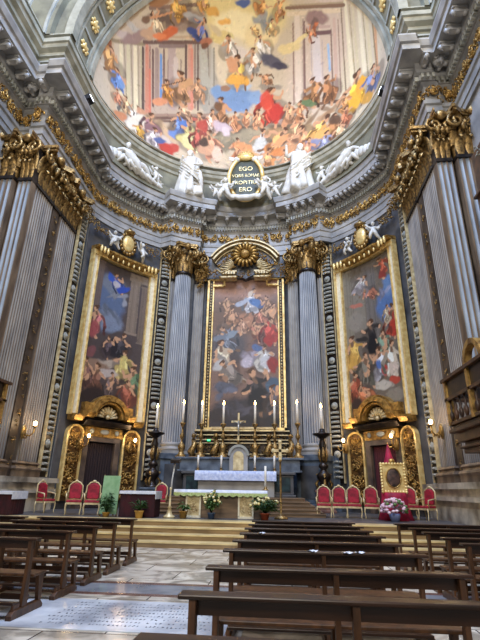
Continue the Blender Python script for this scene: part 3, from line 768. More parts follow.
('e',-0.06,0.4,0.144,0.0827,(110,150,206),0,1),
('e',-0.144,0.438,0.0841,0.04,(120,160,214),3,1),
('e',0.061,0.404,0.0604,0.0414,(134,168,214),-6,1),
('e',-0.033,0.471,0.0863,0.025,(170,196,224),0,1),
('e',-0.109,0.214,0.3272,0.051,(132,124,104),3,1),
('e',0.223,0.188,0.2669,0.0467,(160,128,92),-16,1),
('e',-0.039,0.145,0.2268,0.037,(120,108,90),-2,1),
('e',-0.3,0.183,0.1205,0.0361,(150,128,104),14,1),
('l',-0.633,0.121,-0.55,0.175,0.0168,(110,84,74),1),
('l',-0.55,0.175,-0.468,0.218,0.0158,(110,84,74),1),
('l',-0.468,0.218,-0.387,0.25,0.015,(110,84,74),1),
('l',-0.387,0.25,-0.306,0.274,0.0149,(110,84,74),1),
('l',-0.306,0.274,-0.225,0.291,0.0143,(110,84,74),1),
('l',-0.225,0.291,-0.144,0.301,0.014,(110,84,74),1),
('l',-0.272,0.225,-0.197,0.241,0.0116,(128,112,92),1),
('l',-0.197,0.241,-0.122,0.251,0.0115,(128,112,92),1),
('l',-0.122,0.251,-0.047,0.255,0.0115,(128,112,92),1),
('l',-0.047,0.255,0.028,0.253,0.0113,(128,112,92),1),
('l',0.028,0.253,0.104,0.246,0.0115,(128,112,92),1),
('l',0.104,0.246,0.179,0.233,0.0116,(128,112,92),1),
('l',0.179,0.233,0.255,0.213,0.0119,(128,112,92),1),
('c',-0.039,0.181,0.3401,0.0817,(150,140,118)),
('c',0.313,0.181,0.2575,0.0585,(178,152,116)),
('c',-0.213,0.202,0.1184,0.0467,(176,164,138)),
('c',0.505,0.19,0.2247,0.0342,(150,120,92)),
('c',-0.507,0.136,0.1647,0.0619,(176,150,120)),
('f',-0.442,0.787,0.113,(206,150,70),44,(206,158,122),0.77),
('f',-0.251,0.85,0.081,(226,160,80),0,(206,158,122),0.72),
('f',0.144,0.827,0.0789,(220,150,84),-39,(206,158,122),0.73),
('f',0.267,0.795,0.08,(214,146,86),7,(206,158,122),0.72),
('c',0.133,0.757,0.1213,0.0409,(150,154,156)),
('f',0.082,0.728,0.0453,(214,170,110),54,(206,158,122),0.67),
('f',0.196,0.72,0.0637,(230,190,130),-8,(206,158,122),0.67),
('e',0.014,0.854,0.0685,0.0218,(60,90,160),-4,1),
('e',-0.116,0.771,0.0533,0.018,(240,180,90),1,1),
('e',-0.203,0.811,0.0563,0.027,(226,170,80),5,1),
('e',-0.139,0.698,0.0934,0.0374,(226,206,140),3,1),
('e',-0.101,0.662,0.057,0.0451,(232,226,216),2,1),
('e',-0.051,0.635,0.091,0.0327,(222,212,206),0,1),
('f',-0.095,0.653,0.0934,(214,206,196),-2,(206,158,122),0.61),
('f',0.118,0.641,0.1033,(230,224,214),14,(206,158,122),0.61),
('e',-0.796,0.565,0.1249,0.0224,(190,186,180),3,1),
('e',-0.827,0.48,0.11,0.0241,(196,180,174),17,1),
('e',-0.721,0.528,0.1658,0.0334,(150,124,120),40,1),
('e',-0.639,0.591,0.0775,0.0284,(196,160,130),25,1),
('f',-0.576,0.668,0.1131,(206,180,150),68,(206,158,122),0.72),
('e',-0.501,0.648,0.1004,0.0282,(206,96,50),38,1),
('e',-0.555,0.618,0.0587,0.0188,(226,130,80),21,1),
('l',-0.638,0.671,-0.483,0.757,0.0091,(206,150,110),1),
('e',-0.665,0.649,0.0406,0.023,(110,80,60),26,1),
('e',-0.32,0.768,0.0998,0.0225,(176,176,178),1,1),
('f',-0.285,0.719,0.108,(60,80,150),-40,(206,158,122),0.67),
('e',-0.339,0.705,0.0487,0.0233,(50,70,140),11,1),
('e',-0.244,0.67,0.0524,0.0233,(180,110,80),7,1),
('e',-0.177,0.732,0.0548,0.0233,(214,196,160),-26,1),
('e',-0.591,0.767,0.1283,0.0265,(160,110,70),21,1),
('e',-0.251,0.655,0.0329,0.0187,(110,70,50),9,1),
('f',-0.03,0.54,0.1354,(236,170,74),8,(206,158,122),0.57),
('e',-0.044,0.501,0.0863,0.03,(240,180,80),0,1),
('e',-0.079,0.569,0.038,0.0484,(220,160,120),0,1),
('f',0.061,0.582,0.1123,(190,190,188),-4,(206,158,122),0.61),
('e',0.175,0.566,0.103,0.0375,(70,70,92),-30,1),
('e',0.223,0.536,0.0647,0.0236,(60,56,74),-12,1),
('f',0.129,0.486,0.0777,(170,120,84),44,(206,158,122),0.58),
('e',0.299,0.603,0.0946,0.0318,(232,210,150),-6,1),
('e',0.15,0.443,0.0879,0.02,(150,140,128),-11,1),
('e',-0.125,0.46,0.0371,0.02,(160,120,90),5,1),
('e',0.371,0.618,0.0685,0.0132,(240,220,160),12,1),
('e',-0.908,0.306,0.0734,0.0724,(196,140,84),46,1),
('f',-0.883,0.281,0.1281,(210,150,90),14,(206,158,122),0.85),
('f',-0.805,0.227,0.1006,(90,130,200),10,(206,158,122),0.74),
('e',-0.781,0.223,0.0443,0.028,(110,150,210),41,1),
('e',-0.914,0.362,0.042,0.0243,(150,90,60),43,1),
('f',0.46,0.622,0.0692,(214,120,80),64,(206,158,122),0.75),
('f',0.418,0.339,0.125,(160,112,70),-7,(206,158,122),0.59),
('f',0.508,0.304,0.1318,(150,100,64),1,(206,158,122),0.65),
('e',0.361,0.298,0.0798,0.0214,(96,124,84),-22,1),
('f',0.688,0.161,0.1789,(238,178,50),-10,(206,158,122),0.73),
('e',0.658,0.124,0.0796,0.0707,(240,180,56),-43,1),
('e',0.721,0.168,0.0483,0.0437,(236,170,60),-45,1),
('f',0.815,0.107,0.1281,(90,110,160),-13,(206,158,122),0.93),
('f',0.604,0.157,0.089,(186,130,80),-9,(206,158,122),0.67),
('e',0.766,0.037,0.0704,0.0385,(200,150,60),-51,1),
('f',-0.39,0.414,0.145,(176,130,90),4,(206,158,122),0.57),
('e',-0.366,0.441,0.0575,0.03,(206,160,116),35,1),
('f',-0.482,0.36,0.1071,(196,130,60),5,(206,158,122),0.56),
('e',-0.52,0.287,0.0617,0.0276,(222,150,110),26,1),
('l',-0.516,0.378,-0.441,0.423,0.0047,(90,60,40),1),
('l',-0.441,0.423,-0.367,0.462,0.0046,(90,60,40),1),
('f',-0.291,0.428,0.1034,(180,140,110),2,(206,158,122),0.55),
('f',0.142,0.341,0.176,(206,60,44),-4,(206,158,122),0.53),
('e',0.121,0.386,0.0426,0.0621,(214,70,50),-9,1),
('e',0.177,0.312,0.0492,0.0534,(196,50,40),-13,1),
('e',0.221,0.246,0.0374,0.017,(226,200,190),-16,1),
('f',0.26,0.279,0.1105,(210,150,110),-5,(206,158,122),0.51),
('f',0.321,0.27,0.0994,(206,140,96),-5,(206,158,122),0.52),
('f',0.068,0.287,0.0855,(220,160,120),-4,(206,158,122),0.51),
('f',-0.002,0.304,0.0854,(216,150,110),-2,(206,158,122),0.49),
('f',-0.073,0.283,0.0907,(206,140,100),-2,(206,158,122),0.46),
('f',-0.144,0.334,0.128,(150,104,70),0,(206,158,122),0.51),
('e',-0.168,0.364,0.0361,0.031,(110,76,50),5,1),
('f',-0.675,0.086,0.1661,(232,226,214),-23,(206,158,122),0.57),
('e',-0.654,0.076,0.1109,0.0457,(230,226,214),56,1),
('e',-0.758,0.02,0.0756,0.0344,(200,130,90),49,1),
('e',-0.631,0.162,0.0377,0.0241,(200,150,120),35,1),
('f',-0.567,0.113,0.1398,(120,84,96),5,(206,158,122),0.49),
('e',-0.547,0.099,0.0703,0.0446,(130,96,106),31,1),
('f',-0.623,0.03,0.0961,(200,150,60),6,(206,158,122),0.51),
('e',-0.512,0.053,0.0965,0.0469,(210,196,190),22,1),
('f',-0.537,0.051,0.1203,(196,190,196),4,(206,158,122),0.48),
('e',-0.461,0.013,0.0537,0.0632,(176,50,36),30,1),
('e',-0.427,0.045,0.0577,0.0401,(184,56,44),28,1),
('e',-0.5,0.054,0.0466,0.0196,(70,90,150),32,1),
('f',-0.39,0.202,0.1285,(92,130,200),3,(206,158,122),0.49),
('e',-0.41,0.145,0.0571,0.0301,(100,136,206),23,1),
('e',-0.367,0.222,0.0443,0.0234,(80,120,196),18,1),
('f',-0.328,0.163,0.1562,(214,206,140),3,(206,158,122),0.46),
('e',-0.338,0.122,0.0481,0.0507,(222,216,160),19,1),
('f',-0.273,0.237,0.1284,(176,90,80),2,(206,158,122),0.46),
('f',-0.281,0.164,0.1234,(150,64,56),2,(206,158,122),0.44),
('e',-0.243,0.243,0.0595,0.0454,(180,70,60),11,1),
('f',-0.203,0.272,0.1101,(206,180,170),2,(206,158,122),0.48),
('e',-0.144,0.251,0.0703,0.034,(206,190,206),-15,1),
('e',-0.12,0.225,0.0293,0.035,(226,210,220),5,1),
('f',-0.211,0.13,0.1561,(196,130,104),2,(206,158,122),0.43),
('e',-0.233,0.101,0.0579,0.0432,(206,160,130),12,1),
('e',-0.169,0.087,0.0344,0.0585,(230,200,180),8,1),
('e',-0.246,0.148,0.0347,0.0309,(60,44,36),12,1),
('f',-0.051,0.12,0.1234,(190,120,80),2,(206,158,122),0.43),
('e',-0.005,0.132,0.0794,0.037,(214,150,100),-22,1),
('e',0.041,0.104,0.0569,0.0308,(222,160,100),-5,1),
('f',0.087,0.159,0.1321,(206,206,206),-2,(206,158,122),0.44),
('e',0.075,0.136,0.0471,0.06,(206,210,210),-8,1),
('f',0.168,0.143,0.1561,(214,140,80),-42,(206,158,122),0.45),
('e',0.215,0.143,0.0734,0.03,(224,160,110),13,1),
('f',0.288,0.166,0.1285,(222,160,120),-33,(206,158,122),0.49),
('f',0.12,0.053,0.104,(220,150,90),0,(206,158,122),0.4),
('e',0.189,0.075,0.0607,0.038,(210,130,70),-16,1),
('f',0.32,0.104,0.1361,(196,140,100),-5,(206,158,122),0.47),
('e',0.259,0.065,0.0735,0.0507,(200,150,110),-22,1),
('f',0.42,0.118,0.1445,(226,170,90),-55,(206,158,122),0.52),
('e',0.442,0.079,0.0914,0.0317,(232,176,100),-11,1),
('f',0.518,0.067,0.1398,(150,100,60),-5,(206,158,122),0.54),
('e',0.402,0.037,0.0903,0.0391,(130,140,180),-35,1),
('f',0.463,0.011,0.107,(140,150,190),-4,(206,158,122),0.51),
('f',0.594,0.074,0.1116,(170,100,70),-6,(206,158,122),0.61),
('e',0.529,0.112,0.0534,0.0302,(90,64,46),-36,1),
('f',0.352,0.023,0.1201,(210,150,120),-3,(206,158,122),0.44),
('f',0.555,0.024,0.0936,(226,190,150),-4,(206,158,122),0.56),
('e',0.292,-0.002,0.0867,0.0342,(196,130,90),-24,1),
('f',0.217,0.014,0.1094,(206,170,140),-1,(206,158,122),0.4),
('f',-0.73,0.135,0.0848,(210,170,130),8,(206,158,122),0.63),
('f',-0.787,0.123,0.075,(190,120,90),9,(206,158,122),0.67),
('f',-0.365,0.291,0.0771,(200,160,130),63,(206,158,122),0.51)]
# ================================================================== SETTING
Z0=.65
f=MB(); f.add([(-16,-14,0),(16,-14,0),(16,14.3,0),(-16,14.3,0)],[(0,1,2,3)]); struct('floor',f,floorm)
b=MB()
for y0,y1 in ((8.0,8.14),(8.88,9.04)): b.bx(-12,12,y0,y1,-.02,.006)
struct('trim_1',b,rbrown)
b=MB(); b.bx(-12,12,8.14,8.88,-.02,.004); struct('trim_2',b,greybm)
# inscribed grave slab set in the floor
sl=MB(); sl.bx(-1.75,1.6,6.1,7.62,-.02,.008); slab=struct('trim_3',sl,slabm)
il=MB(); rg=random.Random(5)
for k in range(8):
    y=7.42-k*.155; x=-1.0+rg.uniform(0,.1)
    while x<1.35:
        w=rg.uniform(.015,.035); il.box((x,y,.011),(w*.3,.045,.003),rz=rg.uniform(-.3,.3))
        if rg.random()<.6: il.box((x+w*.3,y+rg.choice((-.02,0,.02)),.011),(w*.8,.014,.003))
        x+=w+.028+(.05 if rg.random()<.2 else 0)
part('engraved_lines',il,ink,slab)
# chancel steps
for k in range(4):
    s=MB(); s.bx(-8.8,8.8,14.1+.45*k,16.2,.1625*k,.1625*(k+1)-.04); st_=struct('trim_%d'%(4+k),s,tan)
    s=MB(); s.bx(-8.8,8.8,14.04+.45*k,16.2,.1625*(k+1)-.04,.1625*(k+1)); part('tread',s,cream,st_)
s=MB(); s.bx(-9.6,9.6,15.9,27,.3,Z0-.002); struct('floor_chancel',s,stoned)
# walls --------------------------------------------------------------
def arc(r,t0,t1,n): return [(r*math.sin(R(t0+(t1-t0)*i/n)),YC+r*math.cos(R(t0+(t1-t0)*i/n))) for i in range(n+1)]
w=MB(); a=arc(9.15,-68,68,44); w.grid([[(x,y,z) for x,y in a] for z in (0,6,12,19.4)],sm=True); struct('wall_apse',w,stoned)
for sg,nm in ((-1,'left'),(1,'right')):
    w=MB(); xs=sorted((sg*8.75,sg*12.5))
    w.bx(xs[0],xs[1],15.4,21.2,0,19.4)                     # pier
    xs=sorted((sg*9.8,sg*12.5)); w.bx(xs[0],xs[1],9.5,15.4,0,19.4)
    struct('wall_'+nm,w,stone)
    p=MB()                                                  # tall veined plinth with mouldings
    for (x0,y0,y1,z0,z1) in ((8.2,14.75,20.7,0,1.15),(8.12,14.67,20.75,0,.3),(8.24,14.78,20.6,1.15,1.35),(8.1,14.6,20.75,1.35,1.5),(8.16,14.7,20.7,1.5,1.75),(8.04,14.55,20.8,1.75,1.95)):
        xs=sorted((sg*x0,sg*12.4)); p.bx(xs[0],xs[1],y0,y1,z0,z1)
    struct('baseboard_'+nm,p,plinthm)
# entablature path: wall line W and cornice lip L
def path():
    Wp=[];Lp=[]
    def a(w,l): Wp.append(w);Lp.append(l)
    a((-9.7,9),(-8.55,9)); a((-9.7,15.05),(-8.55,13.85)); a((-9.05,15.05),(-7.95,13.85)); a((-9.05,14.85),(-7.95,13.6)); a((-8.4,14.85),(-7.22,13.6)); a((-8.4,20.4),(-7.22,19.9))
    WA=arc(9.08,-67,-37,13); LA=arc(8.15,-71,-39.5,13)
    for w,l in zip(WA,LA): a(w,l)
    a((-4.7,24.25),pol(-39.5,7.35)[:2])
    for i in range(1,5):
        q=i/4; t=-33.5+q*12.5; a(tuple(pol(t,8.4)[:2]),tuple(pol(-39.5+25*q,7.33)[:2]))
    a((-3.0,25.85),(-1.8,25.05))
    for x,y,lx,ly in ((-2,26.0,-1.3,25.25),(-1,26.1,-.7,25.35)): a((x,y),(lx,ly))
    W2=[(-x,y) for x,y in reversed(Wp)];L2=[(-x,y) for x,y in reversed(Lp)]
    a((0,26.13),(0,25.4))
    return Wp+W2,Lp+L2
Wp,Lp=path()
def lerp(i,t): return (Wp[i][0]+(Lp[i][0]-Wp[i][0])*t,Wp[i][1]+(Lp[i][1]-Wp[i][1])*t)
def sweep(prof,mb=None):
    mb=mb or MB(); n=len(Wp)
    for (t0,z0),(t1,z1) in zip(prof[:-1],prof[1:]):
        A=[lerp(i,t0)+(z0,) for i in range(n)];B=[lerp(i,t1)+(z1,) for i in range(n)]; mb.strip(A,B)
    return mb
ent=struct('trim_8',sweep([(-.3,16.1),(.0,16.1),(0,16.4),(.04,16.4),(.04,16.75),(.1,16.8),(.12,16.95),(0,16.98)]),stone)
part('frieze',sweep([(0,16.98),(0,17.85)]),stone,ent)
part('cornice',sweep([(0,17.85),(.1,17.95),(.1,18.0),(.17,18.0),(.17,18.28),(.26,18.33),(.3,18.4),(.3,18.8),(.86,18.82),(.86,19.12),(.93,19.17),(1,19.42),(1,19.5),(-.3,19.56)]),stone,ent)
# ornaments that repeat along the entablature
def walk(t,step,lo=.0):
    """points spaced along the path at offset t with inward direction"""
    out=[]
    for i in range(len(Wp)-1):
        a=Vector(lerp(i,t));b=Vector(lerp(i+1,t)); L=(b-a).length
        if L<.28: continue
        d=(b-a)/L; n=Vector((d.y,-d.x)) # towards the room
        k=max(1,round(L/step))
        for j in range(k): out.append((a+d*L*(j+.5)/k,d,n,L/k))
    return out
def frame(p,d,n,z): # local x along path, -y into room
    return Matrix(((d.x,-n.x,0,p.x),(d.y,-n.y,0,p.y),(0,0,1,z),(0,0,0,1)))
fol=MB(); rg=random.Random(3)
for p,d,n,L in walk(0,.6): fol.M=frame(p,d,n,17.42); scroll(fol,(0,-.1,.02),.24,rg.choice((-1,1)),.06,1.3); foliage(fol,L*1.1,.85,.22,rg,8); fol.ell((0,-.08,0),(.1,.1,.1),7,5)
part('foliage_relief',fol,gold,ent)
den=MB()
for p,d,n,L in walk(.17,.2): den.M=frame(p,d,n,18.14); den.box((0,-.07,0),(.1,.16,.22))
o=part('dentils',den,stonel,ent); o['kind']='stuff'
mm=MB(); mm.box((0,-.28,.13),(.3,.62,.08)); mm.box((0,-.26,0),(.22,.5,.2)); mm.ell((0,-.5,-.02),(.11,.12,.15),8,6); mm.ell((0,-.12,-.08),(.11,.12,.12),8,6)
leaf(mm,(0,-.1,-.14),(0,0,-1),(0,-1,0),(1,0,0),.4,.2,.06); mme=mm.mesh('modillion',stone); cnt=0
for p,d,n,L in walk(.3,.72):
    if cnt>=98: break
    o=bpy.data.objects.new('modillion',mme); link(o,ent,frame(p,d,n,18.6)); cnt+=1
# attic storey above the cornice
at=MB()
def attic(r,x,yf,z0,z1,mb):
    pts=[(-x-1.6,9),(-x-1.6,yf),(-x,yf)]+arc(r,-83 if r>8 else -84,84,40)+[(x,yf),(x+1.6,yf),(x+1.6,9)]
    return pts
def asweep(prof):
    mb=MB(); P=[]
    for o_,z in prof:
        r=8.3-o_; x=8.3-o_; P.append([(px,py,z) for px,py in [(-x-1.3,9),(-x-1.3,15.0-o_),(-x,15.0-o_),(-x,17.2)]+arc(r,-88,88,44)+[(x,17.2),(x,15.0-o_),(x+1.3,15.0-o_),(x+1.3,9)]])
    for A,B in zip(P[:-1],P[1:]): mb.strip(A,B)
    return mb
at=struct('trim_9',asweep([(0,19.5),(.25,19.5),(.25,20.0),(.15,20.1),(0,20.12),(0,21.35)]),green)
part('attic_moulding',asweep([(0,21.35),(.1,21.4),(.1,21.6),(.28,21.75),(.32,21.95),(.4,22.0),(.4,22.25),(-.25,22.29),(-.25,22.47),(.34,22.53),(.34,22.61),(.2,22.7),(-.2,22.75)]),greenl,at)
pn=MB()
for sg in(-1,1):
    for k in range(5):
        t=sg*(24+13*k)
        pass
    for x0,x1 in ((8.45,8.55),(9.4,9.5)): pn.bx(*sorted((sg*x0,sg*x1)),14.94,15.02,20.4,21.1)
    for z in (20.4,21.05): pn.bx(*sorted((sg*8.45,sg*9.5)),14.94,15.02,z,z+.08)
part('panel_moulding',pn,stonel,at)
# vault: painted conch, banded arch in front of it
ZC=22.7; RD=8.0
nr,na=200,460; P=[];U=[];V=[]
for i in range(nr+1):
    rho=.002+(1-.002)*i/nr; ph=rho*PI/2; row=[]
    for j in range(na+1):
        al=R(-92+184*j/na); row.append((RD*math.sin(ph)*math.sin(al),YC+RD*math.cos(ph),ZC+RD*math.sin(ph)*math.cos(al))); U.append(rho*math.sin(al));V.append(rho*math.cos(al))
    P.append(row)
mb=MB(); mb.grid(P,sm=True); ceil=struct('ceiling',mb,vc)
pt=Paint(np.array(U),np.array(V),(204,188,164),.004,40,3)
for s in DOME:
    k=s[0]
    if k=='e': pt.ell(s[1],s[2],s[3],s[4],tuple(v*.92+w*.08 for v,w in zip(s[5],(186,160,130))),s[6],s[7]*.95,.35)
    elif k=='l': pt.line(s[1],s[2],s[3],s[4],s[5]*.62,s[6],s[7],.3,False)
    elif k=='f': pt.fig(s[1],s[2],s[3]*1.3,s[4],s[5],s[6],s[7])
    else: pt.cloud(s[1],s[2],s[3],s[4],s[5])
pt.dabs(1500,.012,.3,.35); pt.dabs(1500,.006,.35); pt.grain(.05); pt.c*=np.array([.95,.9,.83]); pt.put(ceil.data)
def archband(r0,r1,y0,y1,mat_,name,parent=None,n=60,a0=-91,a1=91):
    mb=MB(); rows=[]
    for j in range(n+1):
        al=R(a0+(a1-a0)*j/n); rows.append([(r*math.sin(al),y,ZC+r*math.cos(al)) for r,y in ((r0,y1),(r0,y0),(r1,y0),(r1,y1))])
    mb.grid(rows,sm=False,close=True); 
    return struct(name,mb,mat_,parent) if parent is None else part(name,mb,mat_,parent)
arch=archband(8.1,9.2,14.95,17.35,green,'trim_10')
for y0,y1,r0 in ((17.05,17.4,7.9),(16.75,16.95,8.0),(15.5,15.62,8.02),(14.7,15.15,7.86),(14.9,15.35,7.98)): archband(r0,8.3,y0,y1,greenl,'arch_moulding',arch)
archband(9.0,13,14.6,15.2,green,'spandrel',arch,n=40)
for r0_,r1_ in ((9.2,9.35),(10.6,10.75),(11.0,11.2)): archband(r0_,r1_,14.5,14.7,stonel,'arch_moulding',arch,n=40)
rb=MB()
for k in range(15):
    al=R(-84+12*k)
    rb.M=Matrix.Rotation(al,4,'Y') if False else Matrix(((math.cos(al),0,math.sin(al),8.06*math.sin(al)),(0,1,0,16.18),(-math.sin(al),0,math.cos(al),ZC+8.06*math.cos(al)),(0,0,0,1)))
    if k%1==0:
        rb.ell((0,0,0),(.2,.26,.12),8,5)
        for q in range(8): t=q*PI/4; rb.ell((.24*math.cos(t),.34*math.sin(t),0),(.12,.1,.06),6,4,rz=t)
part('gilded_rosettes',rb,goldl,arch)
rbb=MB()
for k in range(14):
    al=R(-78+12*k)
    rbb.M=Matrix(((math.cos(al),0,math.sin(al),8.07*math.sin(al)),(0,1,0,16.18),(-math.sin(al),0,math.cos(al),ZC+8.07*math.cos(al)),(0,0,0,1))); rbb.box((0,0,0),(.12,1.2,.08))
part('coffer_ribs',rbb,stonel,arch)
# ================================================================== PILASTERS AND COLUMNS
for sg,sd in ((-1,'left'),(1,'right')):
    rz=-sg*PI/2
    pil('grey fluted pilaster on the %s pier between the pier corner and the dark ornamental strip'%sd,(sg*8.4,16.0),rz,1.5,9,flute_a)
    pil('grey fluted pilaster on the %s pier beside the gilded strip of the painting'%sd,(sg*8.4,18.4),rz,1.6,9,flute_a)
    pil('narrow fluted strip turning the corner of the %s pier, pale blue in its grooves'%sd,(sg*8.72,14.9),0,.62,3,flute_b,sides=(0,0))
    pil('broad fluted pilaster facing the nave on the %s pier, pale blue in its grooves'%sd,(sg*9.9,14.72),0,1.5,6,flute_b,fr=.45)
    # ornamental strip between the two pilasters
    t=thing('ornament_strip','dark brown strip with gilded hanging ornament between the fluted pilasters of the %s pier'%sd,'wall ornament',(sg*8.42,17.15,2.0),rz)
    m=MB(); m.bx(-.27,.27,.0,.4,0,11.9); part('panel',m,mat('umber_marble_'+sd,(88,72,58),.5,col2=(46,38,32),scale=2,detail=7),t)
    m=MB(); rg=random.Random(9)
    for k in range(17): m.M=Matrix.Translation((0,0,.5+.68*k)); foliage(m,.3,.5,.08,rg,3)
    part('hanging_foliage',m,goldd,t); capital(t,.6,2.1,goldd,d=.35,z=11.9)
    # beaded strips
    def strip_(lab,loc,rz_,gm):
        t=thing('baluster_strip',lab,'wall ornament',loc,rz_)
        m=MB(); m.bx(-.34,.34,0,.3,0,13.9); part('backing',m,bronze,t)
        for x in (-.36,.31): m=MB(); m.bx(x,x+.05,-.06,.1,0,13.9); part('edge_fillet',m,goldw,t)
        m=MB(); k=0; z=.3
        while z<13.7:
            if k%9==4: m.ell((0,-.03,z+.12),(.2,.07,.2),12,7); m.ell((0,-.1,z+.12),(.1,.05,.1),8,5); z+=.55
            else: m.box((0,-.05,z),(.48,.1,.12),rx=0); m.ell((0,-.1,z),(.2,.05,.06),6,4); z+=.25
            k+=1
        o=part('bead_courses',m,stonel,t); o['kind']='stuff'
        return t
    strip_('vertical strip of gilt beads at the outer edge of the %s painting'%sd,(sg*8.4,19.85,2.0),rz,goldw)
    q=pol(sg*34.2,8.98); strip_('vertical strip of beads between the %s painting and the columns'%sd,(q.x,q.y,2.0),-R(sg*34.2),goldw)
def column(sg,lab):
    rz=-R(sg*27.5); q=pol(sg*27.5,8.35)
    t=thing('fluted_column',lab,'column',(q.x,q.y,Z0),rz)
    pd=MB(); pd.bx(-.85,.85,-.85,.9,0,.35); pd.bx(-.75,.75,-.75,.9,.35,2.4); pd.bx(-.83,.83,-.83,.9,2.4,2.7)
    part('pedestal',pd,bluem,t,bev=.03)
    pn=MB(); pn.bx(-.5,.5,-.78,-.74,.6,2.15); part('pedestal_panel',pn,stoned,t)
    bs=MB(); bs.bx(-.72,.72,-.72,.72,2.7,2.85); bs.lathe([(.7,2.85),(.74,2.93),(.7,3.02),(.6,3.05),(.6,3.12),(.66,3.18),(.6,3.26),(.56,3.3)],n=28); part('base',bs,stone,t)
    sh=MB(); n=24*4; z=[3.3,5,8,11,13.35]; rr=[.56,.56,.55,.52,.48]; vs=[]
    for zz,r0 in zip(z,rr):
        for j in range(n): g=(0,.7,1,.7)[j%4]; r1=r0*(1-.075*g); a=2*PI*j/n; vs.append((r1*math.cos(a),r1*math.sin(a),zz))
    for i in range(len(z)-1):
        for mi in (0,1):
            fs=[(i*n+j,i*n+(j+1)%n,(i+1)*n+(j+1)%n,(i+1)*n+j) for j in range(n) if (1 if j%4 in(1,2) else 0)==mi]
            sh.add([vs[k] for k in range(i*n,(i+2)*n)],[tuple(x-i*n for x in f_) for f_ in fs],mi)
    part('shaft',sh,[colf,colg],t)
    capital(t,.98,2.1,goldd,round_=True,z=13.35)
column(-1,'grey fluted column standing left of the altar painting'); column(1,'grey fluted column standing right of the altar painting')
for sg,sd in((-1,'left'),(1,'right')):
    q=pol(sg*20.5,9.0); t=thing('fluted_pilaster','narrow fluted pilaster squeezed between altar painting and %s column'%sd,'pilaster',(sg*2.98,25.55,Z0),0)
    m=MB(); fluted(m,.6,2.7,13.3,4,.6); part('shaft',m,[stone,flute_a],t); m=MB(); m.bx(-.38,.38,-.08,.6,0,2.7); part('pedestal',m,bluem,t); capital(t,.6,2.05,goldd,d=.5,z=13.3)
    q=pol(sg*32,9.0); t=thing('fluted_pilaster','half hidden fluted pilaster behind the outer side of the %s column'%sd,'pilaster',(q.x,q.y,Z0),-R(sg*32))
    m=MB(); fluted(m,.7,2.7,13.3,4,.4); part('shaft',m,[stone,flute_a],t); m=MB(); m.bx(-.4,.4,-.1,.4,0,2.7); part('pedestal',m,bluem,t); capital(t,.7,2.05,goldd,d=.4,z=13.3)
# ================================================================== SIDE PAINTINGS AND DOORS
def cpaint(sg,shapes,lab,base):
    t0,t1=(-63.6,-40.6) if sg<0 else (40.6,63.6)
    q=pol((t0+t1)/2,9,5); t=thing('altar_painting',lab,'painting',q,-R((t0+t1)/2))
    nx,nz=130,270; rows=[];U=[];V=[]
    for i in range(nz+1):
        row=[]
        for j in range(nx+1):
            th=R(t0+(t1-t0)*j/nx); row.append((8.93*math.sin(th),YC+8.93*math.cos(th),5.0+8.7*i/nz)); U.append(j/nx*.42);V.append(i/nz)
        rows.append(row)
    mb=MB(); mb.grid(rows); cv=part('canvas',mb,vo,t,world=True)
    p=Paint(np.array(U),np.array(V),base,.006,30,5 if sg<0 else 8); shapes(p); p.dabs(700,.012,.35); p.dabs(700,.006,.45); p.grain(.05); p.c*=.8; p.put(cv.data)
    a,b=(t0-2.8,t1+2.8)
    fr=MB(); fi=MB(); fo=MB()
    for u0,u1 in ((a,a+.8),(b-.8,b)): fo.cbox(u0,u1,4.9,14.0,9.0,8.72,n=2)
    for u0,u1 in ((a+.8,a+2.7),(b-2.7,b-.8)): fi.cbox(u0,u1,4.9,13.8,9.0,8.82,n=2)
    for u0,u1 in ((a+2.6,a+3.1),(b-3.1,b-2.6)): fr.cbox(u0,u1,4.9,13.8,9.0,8.76,n=1)
    fo.cbox(a,b,13.75,14.0,9.0,8.72)
    part('outer_frame',fo,goldl,t,world=True); part('frame_panel',fi,clothw,t,world=True,label='pale marbled inner band of the frame'); part('inner_frame',fr,goldl,t,world=True)
    return t
def left_p(p):
    p.ell(.12,.72,.16,.22,(96,112,142)); p.ell(.16,.86,.12,.08,(122,128,140)); p.ell(.16,.6,.12,.08,(130,140,160)); p.column(.28,.36,.55,.96,(140,122,106),0,4); p.column(.02,.07,.5,1.0,(118,100,92),0,3); p.column(.37,.42,.5,.92,(120,104,92)); p.quad(.27,.42,.93,1,(150,134,120))
    p.cloud(.16,.66,.12,.05,(126,134,150)); p.cloud(.2,.78,.1,.04,(150,150,156))
    p.fig(.19,.88,.16,(54,84,170),30); p.ell(.13,.9,.05,.03,(60,96,186),-50); p.ell(.23,.85,.06,.03,(50,80,170),20); p.ell(.18,.87,.03,.03,(200,190,190))
    p.fig(.06,.58,.22,(170,90,92)); p.ell(.05,.52,.04,.07,(166,84,84)); p.ell(.22,.44,.1,.07,(40,34,40)); p.fig(.27,.46,.2,(34,34,44)); p.fig(.17,.44,.16,(60,50,60))
    p.ell(.2,.33,.14,.035,(186,168,150),10); p.ell(.12,.3,.1,.04,(150,120,100),-10); p.fig(.3,.33,.22,(206,182,110)); p.ell(.29,.36,.03,.05,(216,196,120)); p.ell(.18,.27,.1,.03,(196,180,170)); p.fig(.12,.22,.22,(110,70,56)); p.fig(.04,.24,.2,(90,56,52)); p.fig(.37,.24,.24,(64,100,70)); p.ell(.36,.13,.07,.08,(130,60,48)); p.fig(.34,.16,.2,(150,76,56)); p.ell(.12,.1,.14,.08,(48,36,36)); p.ell(.24,.05,.12,.06,(60,44,42)); p.fig(.22,.2,.16,(90,76,80)); p.ell(.05,.38,.04,.05,(130,80,80))
